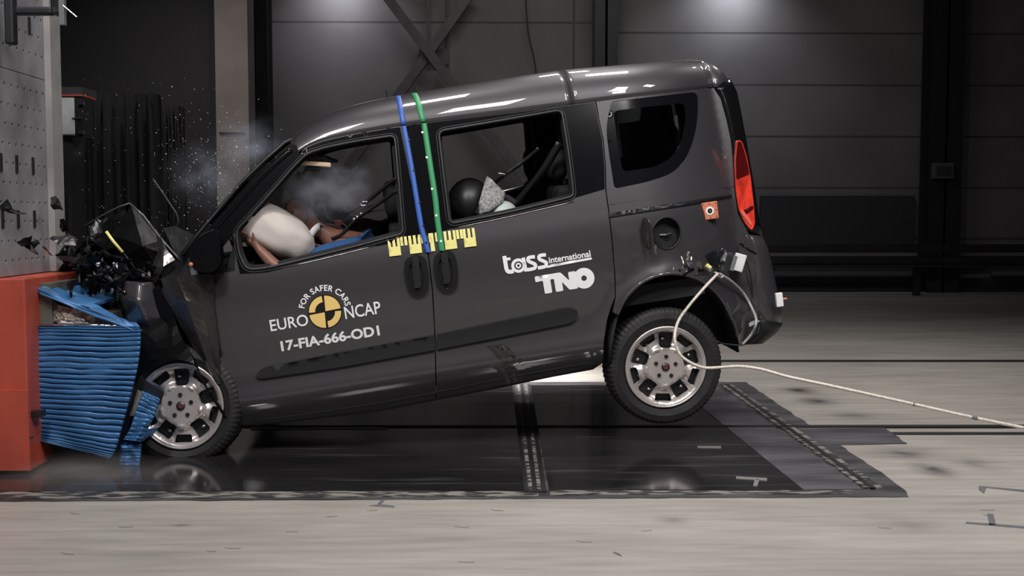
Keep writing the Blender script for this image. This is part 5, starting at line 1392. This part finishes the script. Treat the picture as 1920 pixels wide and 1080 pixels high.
# torn edge of the arch; added bright-metal pieces imitate glare on the creased panel
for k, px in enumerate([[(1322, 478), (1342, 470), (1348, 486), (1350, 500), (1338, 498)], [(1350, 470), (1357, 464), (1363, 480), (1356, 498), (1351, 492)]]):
    crumple('glare_piece', [P_(x, y, .012) for x, y in px], [tuple(range(5))], CHROME, t, .002, .006, 2, 40 + k, 20)
zone2 = [(1245, 482), (1285, 478), (1320, 490), (1345, 505), (1335, 520), (1300, 515), (1265, 510), (1250, 500)]
wreck('torn_arch_piece', 26, (1245, 1345, 478, 520, -.03, .02, zone2), (.010, .024), [BLK, TRIM, BLK, METAL, STEEL], 15, van)

# ------------------------------------------------------------------ smoke and dust
def smoke(name, c, r, dens, col, label, seed, sc=2.2, thr=.42):
    b_ = MB(); b_.ball((0, 0, 0), 1.0, None, 24, 16); o = b_.build(name, None or CURT, None, True)
    m = bpy.data.materials.new(name); m.use_nodes = True; nt = m.node_tree
    for n in list(nt.nodes): nt.nodes.remove(n)
    out = nt.nodes.new('ShaderNodeOutputMaterial'); v = nt.nodes.new('ShaderNodeVolumePrincipled')
    v.inputs['Color'].default_value = col + (1,)
    tc = nt.nodes.new('ShaderNodeTexCoord'); g = nt.nodes.new('ShaderNodeTexGradient'); g.gradient_type = 'SPHERICAL' if dens == 22 else 'QUADRATIC_SPHERE'
    nt.links.new(tc.outputs['Object'], g.inputs[0])
    n = nt.nodes.new('ShaderNodeTexNoise'); n.noise_dimensions = '4D'; n.inputs['W'].default_value = seed; n.inputs['Scale'].default_value = sc; n.inputs['Detail'].default_value = 5
    nt.links.new(tc.outputs['Object'], n.inputs['Vector'])
    mr = nt.nodes.new('ShaderNodeMapRange'); mr.inputs[1].default_value = thr; mr.inputs[2].default_value = .70
    nt.links.new(n.outputs[0], mr.inputs[0])
    a_ = nt.nodes.new('ShaderNodeMath'); a_.operation = 'MULTIPLY'; nt.links.new(g.outputs['Fac'], a_.inputs[0]); nt.links.new(mr.outputs[0], a_.inputs[1])
    b2_ = nt.nodes.new('ShaderNodeMath'); b2_.operation = 'MULTIPLY'; b2_.inputs[1].default_value = dens; nt.links.new(a_.outputs[0], b2_.inputs[0])
    nt.links.new(b2_.outputs[0], v.inputs['Density']); nt.links.new(v.outputs[0], out.inputs['Volume'])
    o.data.materials.clear(); o.data.materials.append(m); o.location = c; o.scale = r
    tag(o, label, 'smoke', None, 'stuff'); return o
smoke('smoke', U(395, 330, .9), (.30, .5, .26), 3.2, (.72, .78, .95), 'bluish smoke hanging in the air left of the windscreen', 2.0, 2.6)
smoke('smoke', U(470, 275, .9), (.30, .45, .24), 3.2, (.72, .78, .95), 'bluish smoke rising along the top of the windscreen', 9.0, 2.6)
smoke('smoke', UB(610, 345, .32), (.29, .17, .24), 22, (.78, .80, .92), 'grey smoke puff inside the cabin above the driver dummy', 5.0, 2.7, .42)
smoke('dust', U(170, 905, -.45), (.60, .35, .17), 8, (.85, .8, .76), 'low grey dust cloud on the plate at the foot of the blue barrier', 7.0, 2.0, .3)
